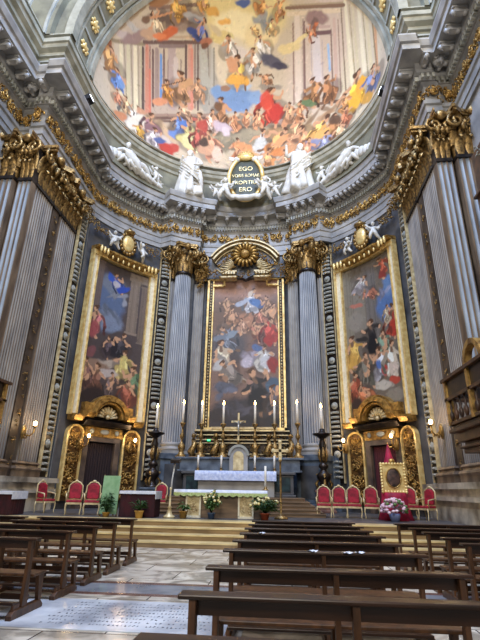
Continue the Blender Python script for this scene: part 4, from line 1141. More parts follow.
def right_p(p):
    p.column(.17,.27,.42,.98,(120,112,104),0,5); p.ell(.34,.66,.1,.14,(92,122,170)); p.ell(.37,.78,.06,.08,(110,140,180)); p.cloud(.33,.74,.08,.04,(150,150,170)); p.column(.0,.07,.45,1,(140,130,112),0,3); p.quad(.07,.17,.55,.9,(142,132,116)); p.ell(.08,.62,.07,.08,(150,140,126))
    p.fig(.34,.92,.16,(190,80,52),20); p.ell(.33,.86,.04,.03,(150,60,48)); p.fig(.15,.86,.16,(210,196,190),-40); p.ell(.12,.84,.07,.02,(180,170,170),20); p.fig(.2,.78,.16,(190,116,90),50); p.ell(.1,.73,.07,.02,(190,120,100)); p.cloud(.17,.82,.09,.03,(120,112,108))
    p.fig(.2,.5,.24,(30,28,30)); p.ell(.2,.45,.05,.08,(26,24,28)); p.ell(.12,.5,.05,.02,(50,44,40)); p.fig(.37,.55,.22,(176,56,40)); p.ell(.38,.5,.03,.06,(186,60,44)); p.fig(.33,.6,.12,(200,180,150)); p.fig(.05,.42,.24,(206,156,72)); p.ell(.045,.37,.035,.07,(214,166,80)); p.fig(.28,.42,.2,(96,130,110)); p.fig(.24,.32,.22,(200,200,210)); p.ell(.23,.31,.03,.04,(90,120,180)); p.ell(.27,.27,.03,.05,(190,70,60)); p.fig(.34,.32,.24,(226,214,190)); p.ell(.34,.27,.05,.05,(220,200,180)); p.ell(.34,.2,.05,.03,(196,80,60)); p.ell(.24,.19,.1,.03,(206,196,180),-14); p.ell(.34,.12,.09,.04,(150,140,124)); p.fig(.13,.3,.22,(90,90,80)); p.fig(.04,.2,.2,(140,60,40)); p.ell(.1,.14,.07,.03,(206,120,70),30); p.fig(.11,.15,.16,(196,110,70),40); p.ell(.04,.08,.06,.08,(60,44,40)); p.ell(.13,.05,.08,.04,(90,70,56)); p.ell(.2,.12,.06,.03,(150,130,110))
cpaint(-1,left_p,'tall left painting of blue winged figure above dark crowd between pale columns','' or (84,72,70))
cpaint(1,right_p,'tall right painting of black robed figure amid crowd under tall grey pillar','' or (120,108,94))
def shellfan(mb,r,z,y,n=9):
    for k in range(n):
        a=R(12+156*k/(n-1)); mb.tube([(.18*r*math.cos(a),y,z+.18*r*math.sin(a)),(.6*r*math.cos(a),y-.14,z+.6*r*math.sin(a)),(r*math.cos(a),y-.05,z+r*math.sin(a))],[.03*r,.1*r,.15*r],6)
    mb.ell((0,y-.1,z+.1*r),(.2*r,.1,.2*r),8,6)
def arcring(mb,r0,r1,y0,y1,z,a0=0,a1=180,n=24):
    rows=[]
    for j in range(n+1):
        a=R(a0+(a1-a0)*j/n); rows.append([(r*math.cos(a),y,z+r*math.sin(a)) for r,y in ((r0,y1),(r0,y0),(r1,y0),(r1,y1))])
    mb.grid(rows,sm=False,close=True); mb.add(rows[0],[(0,1,2,3)]); mb.add(rows[-1],[(3,2,1,0)])
for sg,sd in((-1,'left'),(1,'right')):
    tc=sg*52.2; q=pol(tc,9.0)
    # gilt valance and cartouche above the painting
    t=thing('gilt_cornice','curved gilt cornice hung with tassels over the top of the %s painting'%sd,'cornice',(q.x,q.y,13.7),-R(tc))
    m=MB(); m.cmould(tc-14.3,tc+14.3,[(9.0,14.0),(8.6,14.03),(8.42,14.12),(8.42,14.18),(9.0,14.22)]); m.cmould(tc-8,tc+8,[(9.0,13.8),(8.5,13.85),(8.25,14.0),(8.25,14.12),(9.0,14.35)]); part('moulding',m,gold,t,world=True)
    m=MB()
    for k in range(7):
        c=pol(tc-7.5+2.5*k,8.35); m.ell((c.x,c.y,13.78),(.06,.06,.14),6,5)
    for k in(-1,1):
        for e in range(3): c=pol(tc+k*(9.5+1.6*e),8.45); m.ell((c.x,c.y,14.02),(.09,.09,.24),6,5)
    part('tassels',m,goldl,t,world=True)
    t=thing('cartouche','gilt oval shield crowned and held by white winged children above the %s painting'%sd,'cartouche',(pol(tc,8.85).x,pol(tc,8.85).y,14.4),-R(tc))
    m=MB(); m.ell((0,-.2,.85),(.4,.2,.55),14,10); part('shield',m,goldl,t)
    m=MB(); 
    for k in range(16): a=2*PI*k/16; m.ell((.5*math.cos(a),-.18,.85+.66*math.sin(a)),(.13,.12,.13),6,5)
    m.lathe([(.3,1.5),(.36,1.65),(.2,1.75),(.05,1.95)],(0,-.2,0),n=10); part('shield_rim',m,goldd,t)
    m=MB(); rg=random.Random(4)
    for e in(-1,1):
        for k in range(5): m.M=Matrix.Translation((e*(1.5+.45*k),.02-.08*k*k-.1,1.1-.06*k)); foliage(m,.6,.6,.2,rg,8)
    tag(part('garland',m,goldd,t),None,None,None,'stuff')
    for e in(-1,1): cherub(t,(e*.95,-.25,.35),1.05,e*.5,1)
    # door
    d0,d1=(-57.4,-47.6) if sg<0 else (47.2,57.0)
    dm=MB(); dm.cbox(d0,d1,Z0,3.75,9.12,9.02); dr=struct('door_%d'%(1 if sg<0 else 2),dm,black)
    m=MB(); m.cbox(d0-1.8,d0,Z0,3.75,9.15,8.82,n=1); m.cbox(d1,d1+1.8,Z0,3.75,9.15,8.82,n=1); m.cbox(d0-1.8,d1+1.8,3.75,3.98,9.15,8.8); part('door_frame',m,mat('brown_marble_'+sd,(110,92,76),.45,col2=(64,54,50),scale=2,detail=7),dr)
    t=thing('door_pediment','gilt lintel and broken arch with a white shell over the %s doorway'%sd,'pediment',(q.x,q.y,4.0),-R(tc))
    m=MB(); m.cbox(tc-7,tc+7,4.0,4.45,9.05,8.8); part('lintel',m,gold,t,world=True)
    m=MB(); m.cmould(tc-9,tc+9,[(9,4.45),(8.6,4.5),(8.45,4.68),(8.45,4.74),(9,4.8)]); part('lintel_cornice',m,bronze,t,world=True)
    m=MB(); 
    for x_,w_ in((-.72,.13),(.72,.13),(0,.26)): m=MB(); m.ell((x_,-.28,.24),(w_,.05,.13),10,7); part('lintel_ornament',m,stonel,t)
    m=MB(); arcring(m,.86,1.1,-.7,.1,.92); arcring(m,.72,.82,-.6,.1,.92); arcring(m,1.1,1.2,-.5,.1,.92); part('arch',m,gold,t)
    m=MB(); arcring(m,.0,.72,-.2,.1,.92); part('arch_back',m,bronze,t)
    m=MB(); shellfan(m,.58,.92,-.28); part('shell',m,goldw,t)
    for e in(-1,1):
        m=MB(); m.cmould(*sorted((tc+e*6.6,tc+e*9.6)),[(9,4.85),(8.35,4.85),(8.15,5.05),(8.15,5.12),(9,5.2)]); m.cmould(*sorted((tc+e*9.8,tc+e*13.6)),[(9,4.65),(8.55,4.65),(8.4,4.85),(8.4,4.92),(9,5.0)]); m.cbox(*sorted((tc+e*6.6,tc+e*9.4)),5.2,5.6,9,8.6); part('ledge',m,gold,t,world=True)
    # arched gilt relief panels
    for (c_,w_,nm) in ((62.2,5.2,'outer'),(41.4,5.4,'inner')):
        th=sg*c_; q2=pol(th,8.98); t=thing('relief_panel','arched gilt relief panel on the %s side of the %s doorway'%('pier' if nm=='outer' else 'altar',sd),'relief',(q2.x,q2.y,1.0),-R(th)); hw=.4
        m=MB(); m.bx(-hw-.1,-hw,-.12,.12,0,3.0); m.bx(hw,hw+.1,-.12,.12,0,3.0); arcring(m,hw,hw+.1,-.12,.12,3.0); part('arched_frame',m,goldl,t)
        m=MB(); m.bx(-hw,hw,-.02,.1,0,3.0); arcring(m,0,hw,-.02,.1,3.0); part('ground',m,umber,t)
        m=MB(); rg=random.Random(int(c_)); foliage(m,.75,.9,.14,rg,9,y=-.0); mm_=MB()
        for k in range(4): mm_.M=Matrix.Translation((0,0,.4+.78*k)); foliage(mm_,.75,.75,.16,rg,8)
        for q_ in range(4): mm_.M=Matrix.Translation((0,0,.4+.78*q_)); foliage(mm_,.7,.7,.12,rg,7)
        mm_.M=Matrix.Translation((0,0,3.05)); foliage(mm_,.6,.5,.14,rg,9); part('foliage',mm_,gold,t)
# red curtain in the doorways
for sg,sd in((-1,'left'),(1,'right')):
    tc=sg*52.4; m=MB(); rows=[]
    for z in (Z0+.02,2.2,3.7):
        rows.append([tuple(pol(tc-4.6+9.2*j/60,8.98+.04*math.sin(j*1.1),z)) for j in range(61)])
    m.grid(rows); tag(part('curtain',m,mat('curtain_red_'+sd,(74,10,20) if sg>0 else (34,14,16),.8)),'dark red curtain hanging inside the %s doorway'%sd,'curtain')
# ================================================================== ALTAR PAINTING
t=thing('high_altar_painting','tall central painting of clouds, kneeling black robed figure and angels in gilt frame','painting',(0,25.8,4.7))
nx,nz=150,330; rows=[];U=[];V=[]
for i in range(nz+1):
    rows.append([(-2.05+4.1*j/nx,0,.2+9.75*i/nz) for j in range(nx+1)]); U+=[j/nx*.44 for j in range(nx+1)]; V+=[i/nz]*(nx+1)
mb=MB(); mb.grid(rows); cv=part('canvas',mb,vo,t)
p=Paint(np.array(U),np.array(V),(132,104,90),.006,30,4)
p.ell(.22,.92,.3,.14,(170,128,106)); p.ell(.22,.7,.3,.16,(120,92,72)); p.ell(.22,.05,.3,.16,(58,54,58)); p.ell(.1,.5,.16,.16,(92,84,84)); p.ell(.38,.5,.14,.2,(120,90,84))
p.cloud(.1,.62,.1,.06,(110,90,74)); p.cloud(.34,.6,.1,.06,(120,84,70)); p.ell(.22,.67,.07,.06,(180,128,96)); p.fig(.26,.8,.2,(206,206,212)); p.ell(.3,.79,.07,.03,(84,120,170),-20); p.ell(.2,.8,.07,.025,(180,184,196),20); p.ell(.25,.86,.02,.03,(220,200,180))
for a in ((.09,.77,.14,(150,110,76)),(.13,.7,.14,(170,120,86)),(.36,.78,.14,(150,110,80)),(.4,.72,.14,(166,116,80)),(.32,.7,.13,(190,120,96)),(.2,.64,.12,(200,150,120)),(.28,.6,.14,(150,90,70))): p.fig(*a)
p.fig(.38,.6,.2,(176,54,46)); p.ell(.38,.54,.04,.05,(170,50,44)); p.fig(.1,.55,.2,(110,120,136),20); p.ell(.13,.58,.06,.02,(140,150,160),30); p.ell(.05,.55,.05,.03,(120,126,136)); p.cloud(.25,.42,.08,.06,(170,160,172),8); p.ell(.24,.4,.05,.04,(196,186,196)); p.fig(.34,.42,.2,(214,212,206)); p.ell(.36,.4,.05,.05,(206,204,206)); p.ell(.4,.38,.04,.07,(150,50,44)); p.ell(.3,.49,.04,.03,(90,110,150))
p.fig(.08,.42,.26,(206,186,160),15); p.line(.05,.44,.2,.28,.02,(150,140,130)); p.line(.1,.34,.22,.27,.014,(176,160,140)); p.ell(.05,.38,.04,.05,(196,190,184)); p.fig(.13,.33,.22,(120,112,106),40); p.ell(.1,.24,.1,.04,(90,92,104)); p.cloud(.1,.2,.1,.05,(100,104,120)); p.fig(.31,.22,.3,(22,22,28),25); p.ell(.31,.17,.08,.08,(20,20,26),30); p.ell(.25,.27,.025,.02,(170,130,110)); p.ell(.4,.25,.05,.06,(74,96,116)); p.fig(.4,.17,.18,(50,50,60)); p.cloud(.15,.1,.14,.04,(80,78,88)); p.ell(.3,.03,.2,.05,(40,38,42)); p.ell(.06,.07,.08,.05,(52,46,48))
p.dabs(900,.012,.4); p.dabs(900,.006,.5); p.grain(.05); p.c*=.85; p.put(cv.data)
fr=MB(); fi=MB(); bd=MB()
for e in(-1,1): fr.bx(*sorted((e*2.3,e*2.42)),-.22,.1,0,9.6); fr.bx(*sorted((e*2.02,e*2.1)),-.12,.1,0,9.5); fi.bx(*sorted((e*2.1,e*2.3)),-.1,.1,0,9.6)
fr.bx(-2.42,2.42,-.22,.1,-.0,.2)
for e in(-1,1):   # stepped ears at the top
    fr.bx(*sorted((e*1.3,e*2.42)),-.22,.1,9.5,9.66); fr.bx(*sorted((e*1.3,e*1.42)),-.22,.1,9.1,9.66); fr.bx(*sorted((e*1.4,e*2.1)),-.2,.1,9.05,9.17)
arcring(fr,1.35,1.45,-.2,.1,9.2,35,145)
for e in(-1,1):
    for k in range(48): bd.ell((e*2.2,-.12,.3+k*.19),(.05,.05,.075),5,4)
part('gilt_frame',fr,goldl,t); part('frame_bed',fi,bronze,t); o=part('egg_border',bd,goldw,t); o['kind']='stuff'
# gilt pediment over the altar painting
t=thing('gilt_pediment','gilt curved pediment with sunburst shell and white garlands above the altar painting','pediment',(0,25.55,14.1))
m=MB(); arcring(m,2.36,2.48,-.6,.3,.0,32,148); arcring(m,2.22,2.28,-.35,.3,.0,30,150); arcring(m,2.54,2.62,-.75,.3,0,33,147); part('segmental_arch',m,goldw,t)
m=MB()
for k in range(18):
    a=2*PI*k/18; m.tube([(.3*math.cos(a),-.55,1.55+.3*math.sin(a)),(.62*math.cos(a),-.72,1.55+.62*math.sin(a)),(.85*math.cos(a),-.55,1.55+.85*math.sin(a))],[.07,.1,.1],6)
m.ell((0,-.7,1.55),(.3,.2,.3),12,8); part('sunburst_shell',m,gold,t)
m=MB(); arcring(m,0,2.3,-.2,.3,0,30,150); part('tympanum',m,stoned,t)
m=MB(); rg=random.Random(21)
for k in range(11): a=R(25+13*k); m.M=Matrix.Translation((1.85*math.cos(a),-.3,-.1+1.85*math.sin(a))); foliage(m,.6,.7,.3,rg,8); m.M=Matrix.Translation((1.2*math.cos(a),-.3,.1+1.3*math.sin(a))); foliage(m,.5,.6,.3,rg,6)
for e in(-1,1):
    for k in range(4): m.M=Matrix.Translation((e*(2.5+.12*k),-.1,.9-.4*k)); foliage(m,.7,.6,.4,rg,10)
for k in range(10): m.M=Matrix.Translation((-2.2+.49*k,-.35,.15+.25*math.cos(k*1.3)*.5)); foliage(m,.5,.4,.3,rg,6)
part('scroll_foliage',m,gold,t)
for e in(-1,1):
    m=MB()
    for k in range(7): a=e*(.5+.13*k); m.tube([(e*.75,-.4,.75),(e*(.8+.12*k),-.55,1.05-.02*k*k),(e*(1.0+.13*k),-.45,1.3-.12*k)],[.03,.06,.06],5)
    for k in range(5): m.box((e*(.7+.17*k),-.35,.35),(.12,.3,.2))
    m.bx(*sorted((e*.55,e*1.55)),-.45,.1,.42,.52); m.bx(*sorted((e*.55,e*1.6)),-.5,.1,.0,.1)
    part('fan_ornament',m,goldw,t)
m=MB(); m.bx(-2.5,2.5,-.05,.2,.15,1.6); part('backing',m,stoned,t)
#PART3
# ================================================================== SCULPTURE ON THE CORNICE
statue('white draped statue on the cornice left of the oval plaque',(-3.75,24.25,19.55),-.2,2.2,((-.34,-.1,1.22),(-.15,-.28,1.3),(.4,-.05,1.15),(.3,-.25,1.02)) and (((-.36,-.08,1.2),(-.16,-.3,1.32)),((.4,-.05,1.14),(.28,-.26,1.02))),-1)
statue('white draped statue on the cornice right of the oval plaque',(3.62,24.25,19.55),.25,2.25,(((-.42,-.1,1.18),(-.46,-.24,1.4)),((.4,-.05,1.16),(.24,-.28,1.1))),1)
t=thing('oval_plaque','oval olive plaque with gilt rim and Latin words, white children around it','plaque',(0,24.6,18.75),sc=1.12)
m=MB(); m.ell((0,0,2.2),(.95,.12,1.5),32,16); part('plate',m,oval,t)
m=MB(); pts=[(1.02*math.cos(2*PI*k/40),-.08,2.2+1.56*math.sin(2*PI*k/40)) for k in range(41)]; m.tube(pts,.13,8); part('rim',m,goldl,t)
m=MB(); shellfan(m,.55,3.6,-.1,9); m.ell((0,-.15,3.72),(.5,.2,.25),10,6); part('shell',m,goldl,t)
for s_,z,sz in (('EGO',2.85,.42),('VOBIS ROMAE',2.35,.33),('PROPITIUS',1.85,.36),('ERO',1.35,.42)):
    cu=bpy.data.curves.new('inscription','FONT'); cu.body=s_; cu.size=sz; cu.align_x='CENTER'; cu.align_y='CENTER'; cu.extrude=.015; cu.offset=-.003
    to=bpy.data.objects.new('tmp',cu); C.objects.link(to); dg=bpy.context.evaluated_depsgraph_get(); me=bpy.data.meshes.new_from_object(to.evaluated_get(dg)); bpy.data.objects.remove(to)
    me.materials.clear(); me.materials.append(goldl); o=bpy.data.objects.new('inscription',me); w_=max(v.co.x for v in me.vertices)*2; k=min(1,1.62/w_)
    link(o,t,Matrix.Translation((0,-.135,z))@Matrix.Rotation(PI/2,4,'X')@Matrix.Diagonal((k,1,1,1)))
m=MB()
for e in(-1,1):
    m.tube([(e*.3,-.3,.75),(e*.8,-.4,.6),(e*1.2,-.3,1.0),(e*1.25,-.2,1.5)],[.1,.16,.14,.06],8); scroll(m,(e*1.3,-.15,1.9),.3,e,.1)
m.tube([(-.8,-.35,.8),(-.3,-.45,.55),(.3,-.45,.55),(.8,-.35,.8)],[.1,.18,.18,.1],8)
part('stone_ribbon',m,white,t)
for e in(-1,1):
    cherub(t,(e*1.15,-.45,.75),1.35,e*.35,.3); cherub(t,(e*1.75,-.1,.95),1.0,-e*.4,.5)
m=MB()
for e in(-1,1): m.ell((e*.55,-.1,3.6),(.22,.16,.2),8,6); leaf(m,(e*.6,-.1,3.6),(0,-.5,0),(e*.9,0,.3),(0,0,1),.5,.25,.1)
part('winged_heads',m,white,t)
# reclining stucco figures against the attic
def recline(lab,th,z,fl):
    q=pol(th,8.15); t=thing('stucco_relief',lab,'relief',(q.x,q.y,z),-R(th),sc=1.18)
    P=[(0,-.2,.4),(-.35*fl,-.22,.75),(-.5*fl,-.22,1.0),(-.3*fl,-.3,.95),(-.75*fl,-.2,.9)]; E=[(0,1),(1,2),(2,3),(2,4)]; Q=[.32,.28,.12,.13,.13]
    P+=[(.0*fl,-.42,.8),(-1.1*fl,-.25,.6),(.6*fl,-.35,.65),(1.1*fl,-.3,.25),(1.6*fl,-.25,.2),(.65*fl,-.2,.25),(1.4*fl,-.2,.05)]; E+=[(3,5),(4,6),(0,7),(7,8),(8,9),(0,10),(10,11)]; Q+=[.07,.07,.18,.11,.07,.17,.08]
    skin('body',P,E,Q,white if True else stonel,t); h=MB(); face(h,(-.48*fl,-.28,1.3),1.5); part('head',h,white,t)
    m=MB(); rg=random.Random(int(th*3)&255)
    for k in range(7): x=fl*(-.9+.4*k); m.tube([(x,-.1,.1),(x+fl*.2,-.3,.45-.05*k),(x+fl*.5,-.25,.3-.03*k),(x+fl*.8,-.15,.05)],[.08,.15,.13,.05],7)
    for k in range(4): scroll(m,(fl*(1.8+.3*k),-.1,.5-.1*k),.32,fl,.1)
    for k in range(4): m.ell((fl*(-.9-.25*k),-.12,.5-.08*k),(.22,.2,.3),8,6)
    part('drapery',m,white,t)
    cherub(t,(fl*1.5,-.25,.35),1.0,0,.5)
recline('white reclining stucco figure and child on the left attic above the cornice',-58,19.7,1)
recline('white reclining stucco figure on the right attic above the cornice',51,19.7,-1)
# floodlights on the cornice
for (x,y,z,lab,an) in ((-7.5,16.6,20.1,'small black floodlight on the left cornice below the painted vault',0),(7.45,17.2,20.1,'small black floodlight on the right cornice below the painted vault',PI)):
    t=thing('floodlight',lab,'floodlight',(x,y,z),an); m=MB(); m.box((0,0,.18),(.32,.42,.3),ry=-.5); part('housing',m,black,t); m=MB(); m.box((.15,0,.26),(.04,.32,.22),ry=-.5); part('lens',m,spotm,t); m=MB(); m.box((0,0,-.27),(.1,.3,.56)); part('bracket',m,black,t)
# ================================================================== SCONCES
def sconce(lab,loc,rz,big=1):
    t=thing('wall_sconce',lab,'wall lamp',loc,rz); 
    m=MB(); m.ell((0,-.03,-.35),(.14,.08,.3),8,6); scroll(m,(0,-.12,-.5),.14,1,.1); part('backplate',m,gold,t)
    m=MB(); m.tube([(0,-.08,-.45),(.05,-.3,-.5),(.1,-.42,-.35),(.1,-.42,-.12)],[.04,.035,.03,.03],6); m.tube([(0,-.08,-.35),(-.2,-.25,-.5),(-.3,-.3,-.35),(-.3,-.3,-.25)],.03,6); m.lathe([(.03,-.16),(.1,-.12),(.1,-.1)],(.1,-.42,0),n=10); part('arm',m,gold,t)
    m=MB(); m.ell((.1,-.42,.0),(.075,.075,.1),10,8); part('bulb',m,bulb,t)
    l=bpy.data.lights.new('sconce_light','POINT'); l.energy=24*big; l.color=(1,.72,.42); l.shadow_soft_size=.1; o=bpy.data.objects.new('sconce_light',l); link(o,None,WM[t.name]@Matrix.Translation((.1,-.6,.05)))
for th,z,lab in ((-60.3,3.95,'lit brass wall lamp between left doorway and its pier side relief'),(-42.2,3.95,'lit brass wall lamp on the relief at the altar side of the left doorway'),(38.2,4.05,'lit brass wall lamp on the relief at the altar side of the right doorway'),(58.0,4.05,'lit brass wall lamp between right doorway and its pier side relief')):
    q=pol(th,8.8); sconce(lab,(q.x,q.y,z),-R(th))
sconce('large lit gilt wall lamp low on the left pier beside the fluted pilaster',(-8.33,17.6,4.0),PI/2,1.3); sconce('large lit gilt wall lamp low on the right pier near the wooden balcony',(8.33,18.3,4.2),-PI/2,1.3)
# ================================================================== HIGH ALTAR
def candle(name,lab,loc,hs,hc,style=0,group=None,m1=goldd,cr=.05):
    t=thing('candlestick',lab,'candlestick',loc,0,group)
    m=MB(); 
    k=hs; prof=[(.24,0),(.25,.05),(.16,.1),(.12,.16),(.17,.24),(.2,.3),(.12,.38),(.05,.44),(.05,.5),(.1,.56),(.13,.62),(.06,.7),(.045,.85),(.1,.92),(.15,.97),(.15,1.0)]
    m.lathe([(r*min(1,hs*.75),z*k) for r,z in prof],n=14); m.bx(-.24*min(1,k*.75),.24*min(1,k*.75),-.24*min(1,k*.75),.24*min(1,k*.75),0,.03*k); part('stick',m,m1,t)
    c=MB(); c.lathe([(cr,k),(cr*.95,k+hc)],n=12); part('candle',c,wax,t)
    f_=MB(); f_.lathe([(.003,k+hc),(.05,k+hc+.06),(.04,k+hc+.12),(.003,k+hc+.24)],n=8,cap=False); part('flame',f_,flame,t); return t
# altar stair
sa=thing('altar_stair','brown marble stair of five steps rising to the high altar','stair',(0,19,Z0))
hs=[(-2.95-.0*k,3.75-.18*k,18.7+.38*k,k) for k in range(5)]
for a,b_,y,k in hs:
    m=MB(); m.bx(a,b_,y,23.5,Z0+.13*k,Z0+.13*(k+1)-.03); m.bx(a-.03,b_+.03,y-.03,23.5,Z0+.13*(k+1)-.03,Z0+.13*(k+1)); part('step',m,plank,sa,world=True)
ZA=Z0+.65
t=thing('high_altar','grey marble high altar with dark green panels below the gradine','altar',(0,22.5,ZA))
m=MB(); m.bx(-2.75,2.75,-.1,1.3,0,.12); m.bx(-2.65,2.65,0,1.3,.12,1.0); m.bx(-2.75,2.75,-.12,1.3,1.0,1.13); part('body',m,stoned,t,bev=.02)
m=MB()
for x0,x1 in ((-2.5,-1.75),(-1.55,-.75),(.75,1.55),(1.75,2.5)): m.bx(x0,x1,-.03,.05,.25,.9)
part('green_panel',m,mat('verde_marble',(44,66,68),.25,col2=(24,34,40),scale=3,detail=8),t)
m=MB(); arcring(m,0,.55,-.06,.05,.45,0,180); m.ell((0,-.08,.5),(.18,.06,.18),12,8); m.ell((-.38,-.08,.55),(.12,.05,.14),8,6); m.ell((.38,-.08,.55),(.12,.05,.14),8,6); part('frontal_ornament',m,mat('red_marble',(134,92,80),.3,col2=(90,50,46),scale=3),t)
m=MB(); m.bx(-1.9,1.85,-.75,0,.95,1.1); m.bx(-1.8,1.75,-.65,0,0,.95); part('mensa',m,stone,t,bev=.02)
m=MB(); m.bx(-3.1,3.1,.55,1.6,1.13,1.22); m.bx(-3.0,3.0,.6,1.6,1.22,1.72); m.bx(-3.2,3.2,.5,1.6,1.72,1.82); part('gradine',m,bluem,t,bev=.015)
# cloth hanging over the mensa
m=MB(); rows=[]
for (y,z) in ((22.47,ZA+1.125),(21.7,ZA+1.125),(21.69,ZA+.95),(21.68,ZA+.7)):
    rows.append([(-1.95+3.8*j/60,y-(.02*math.sin(j*.9) if z<ZA+.9 else 0),z) for j in range(61)])
m.grid(rows); tag(part('altar_cloth',m,clothb),'bluish white cloth with a lace hem over the high altar table','altar cloth')
# tabernacle
t=thing('tabernacle','small arched marble tabernacle with gilt door in the middle of the high altar','tabernacle',(0,23.0,ZA+1.13))
m=MB(); m.bx(-.45,.45,-.3,.6,0,.75); arcring(m,0,.45,-.3,.6,.75); part('body',m,stone,t)
m=MB(); m.bx(-.25,.25,-.36,-.28,.05,.7); arcring(m,0,.25,-.36,-.28,.7); part('door',m,goldw,t)
m=MB(); arcring(m,.4,.52,-.36,-.1,.75); part('arch_moulding',m,stonel,t)
# gilt retable base behind
t=thing('retable','dark gilt carved retable tiers with scroll brackets under the altar painting','retable',(0,24.4,ZA+1.82))
m=MB(); m.bx(-2.6,2.6,0,1.0,0,.25); m.bx(-2.3,2.3,.1,1.0,.25,.75); m.bx(-2.5,2.5,-.05,1.0,.75,.87); m.bx(-2.2,2.2,.2,1.2,.87,1.35); m.bx(-2.6,2.6,.1,1.3,1.35,1.47); part('tiers',m,bronze,t)
m=MB(); 
for z in (.22,.78,.95,1.2,1.42): m.bx(-2.55,2.55,-.09,.2,z,z+.05)
m.bx(-1.7,1.9,.02,.3,1.55,1.66); m.bx(-2.55,-1.6,.0,.3,1.47,1.52)
part('gilt_mouldings',m,goldw,t)
m=MB(); rg=random.Random(33)
for k in range(13): m.M=Matrix.Translation((-2.3+.385*k,0,.5)); foliage(m,.42,.5,.25,rg,5)
for k in range(13): m.M=Matrix.Translation((-2.3+.385*k,.12,1.1)); foliage(m,.42,.4,.2,rg,4)
part('carved_foliage',m,goldd,t)
for x in (-2.55,-1.35,1.45,2.6):
    m=MB(); m.tube([(x,-.25,.0),(x-.1,-.4,.3),(x+.06,-.25,.7),(x-.05,-.15,1.0)],[.1,.2,.14,.1],8); m.ell((x,-.3,1.15),(.13,.13,.13),8,6); m.box((x,-.28,.04),(.4,.3,.1)); part('scroll_bracket',m,goldd,t)
# candlesticks on the gradine
zt=ZA+1.82
for x,hh,lab in ((-3.05,1.75,'first candlestick from the left on the high altar shelf, candle lit'),(-2.05,1.7,'second candlestick from the left on the high altar shelf, lit'),(-.9,1.7,'third candlestick from the left, beside the altar cross, lit'),(.76,1.7,'fourth candlestick from the left, just right of the altar cross, lit'),(1.77,1.7,'fifth candlestick from the left on the high altar shelf, lit'),(2.95,1.75,'last candlestick on the right of the high altar shelf, lit')):
    candle('c',lab,(x,23.5,zt),hh,.98,group='lit candlesticks on the high altar',cr=.06)
t=thing('altar_cross','tall gilt cross with small figure standing in the middle of the high altar','cross',(-.12,23.75,zt))
m=MB(); m.lathe([(.3,0),(.3,.06),(.14,.15),(.2,.3),(.08,.45),(.05,.8),(.1,.85),(.05,.9)],n=12); part('foot',m,goldd,t)
m=MB(); m.bx(-.045,.045,-.04,.04,.85,2.3); m.bx(-.38,.38,-.04,.04,1.8,1.89); part('cross',m,goldw,t)
m=MB(); m.tube([(0,-.07,1.15),(0,-.08,1.5),(0,-.07,1.75)],[.03,.05,.04],6); m.ell((0,-.08,1.83),(.04,.04,.05),6,5); m.tube([(-.3,-.06,1.87),(0,-.07,1.74),(.3,-.06,1.87)],.02,5); part('crucified_figure',m,silver,t)
# short candles in front of tabernacle rows (low ones between sticks)
for x,lab in ((-2.0,'short white candle in front of the second tall candlestick'),(-.85,'short white candle left of the tabernacle'),(.8,'short white candle right of the tabernacle'),(1.75,'short white candle at the right of the high altar shelf')):
    t=thing('short_candle',lab,'candle',(x,22.75,ZA+1.13)); m=MB(); m.lathe([(.13,0),(.13,.03),(.05,.08),(.07,.14),(.07,.17)],n=10); part('holder',m,goldd,t); m=MB(); m.lathe([(.05,.17),(.05,.75)],n=10); part('wax',m,wax,t)
t=thing('small_green_lamp','tiny green light glowing on the retable behind the candlesticks','lamp',(-1.75,24.2,ZA+2.75)); m=MB(); m.box((0,0,0),(.16,.06,.08)); part('glass',m,scrm,t); m=MB(); m.box((0,.06,-.02),(.2,.08,.12)); part('case',m,black,t)
# great bronze candelabra on pedestals
for sg,sd,xx in((-1,'left',-4.4),(1,'right',4.15)):
    t=thing('standing_candelabrum','tall dark bronze standing candelabrum in front of the %s column, one candle lit'%sd,'candelabrum',(xx,23.25,Z0))
    m=MB(); m.bx(-.42,.42,-.42,.42,0,.9); m.bx(-.48,.48,-.48,.48,.9,1.0); m.bx(-.48,.48,-.48,.48,0,.12); part('plinth',m,bluem if sg<0 else rbrown,t,bev=.015)
    m=MB(); m.lathe([(.42,1.0),(.42,1.06),(.25,1.15),(.2,1.35),(.34,1.55),(.36,1.7),(.2,1.85),(.14,1.95),(.24,2.05),(.24,2.15),(.13,2.25),(.1,2.5),(.14,2.9),(.2,3.1),(.14,3.25),(.12,3.4),(.3,3.52),(.46,3.6),(.48,3.66),(.2,3.7),(.12,3.8),(.12,3.9)],n=18); part('shaft',m,bronze,t)
    for k in range(3):
        m=MB(); a=k*2*PI/3+.5; c,s_=math.cos(a),math.sin(a); m.tube([(.3*c,.3*s_,1.05),(.44*c,.44*s_,1.3),(.26*c,.26*s_,1.5),(.38*c,.38*s_,1.75)],[.07,.08,.05,.06],6); part('scroll_foot',m,goldd,t); m=MB(); m.tube([(.12*c,.12*s_,2.3),(.22*c,.22*s_,2.6),(.12*c,.12*s_,3.0)],[.06,.08,.05],6); part('scroll_bracket',m,goldd,t)
    m=MB(); m.lathe([(.065,3.9),(.06,4.95)],n=12); part('candle',m,wax,t); m=MB(); m.lathe([(.003,4.95),(.055,5.01),(.045,5.08),(.003,5.2)],n=8,cap=False); part('flame',m,flame,t)
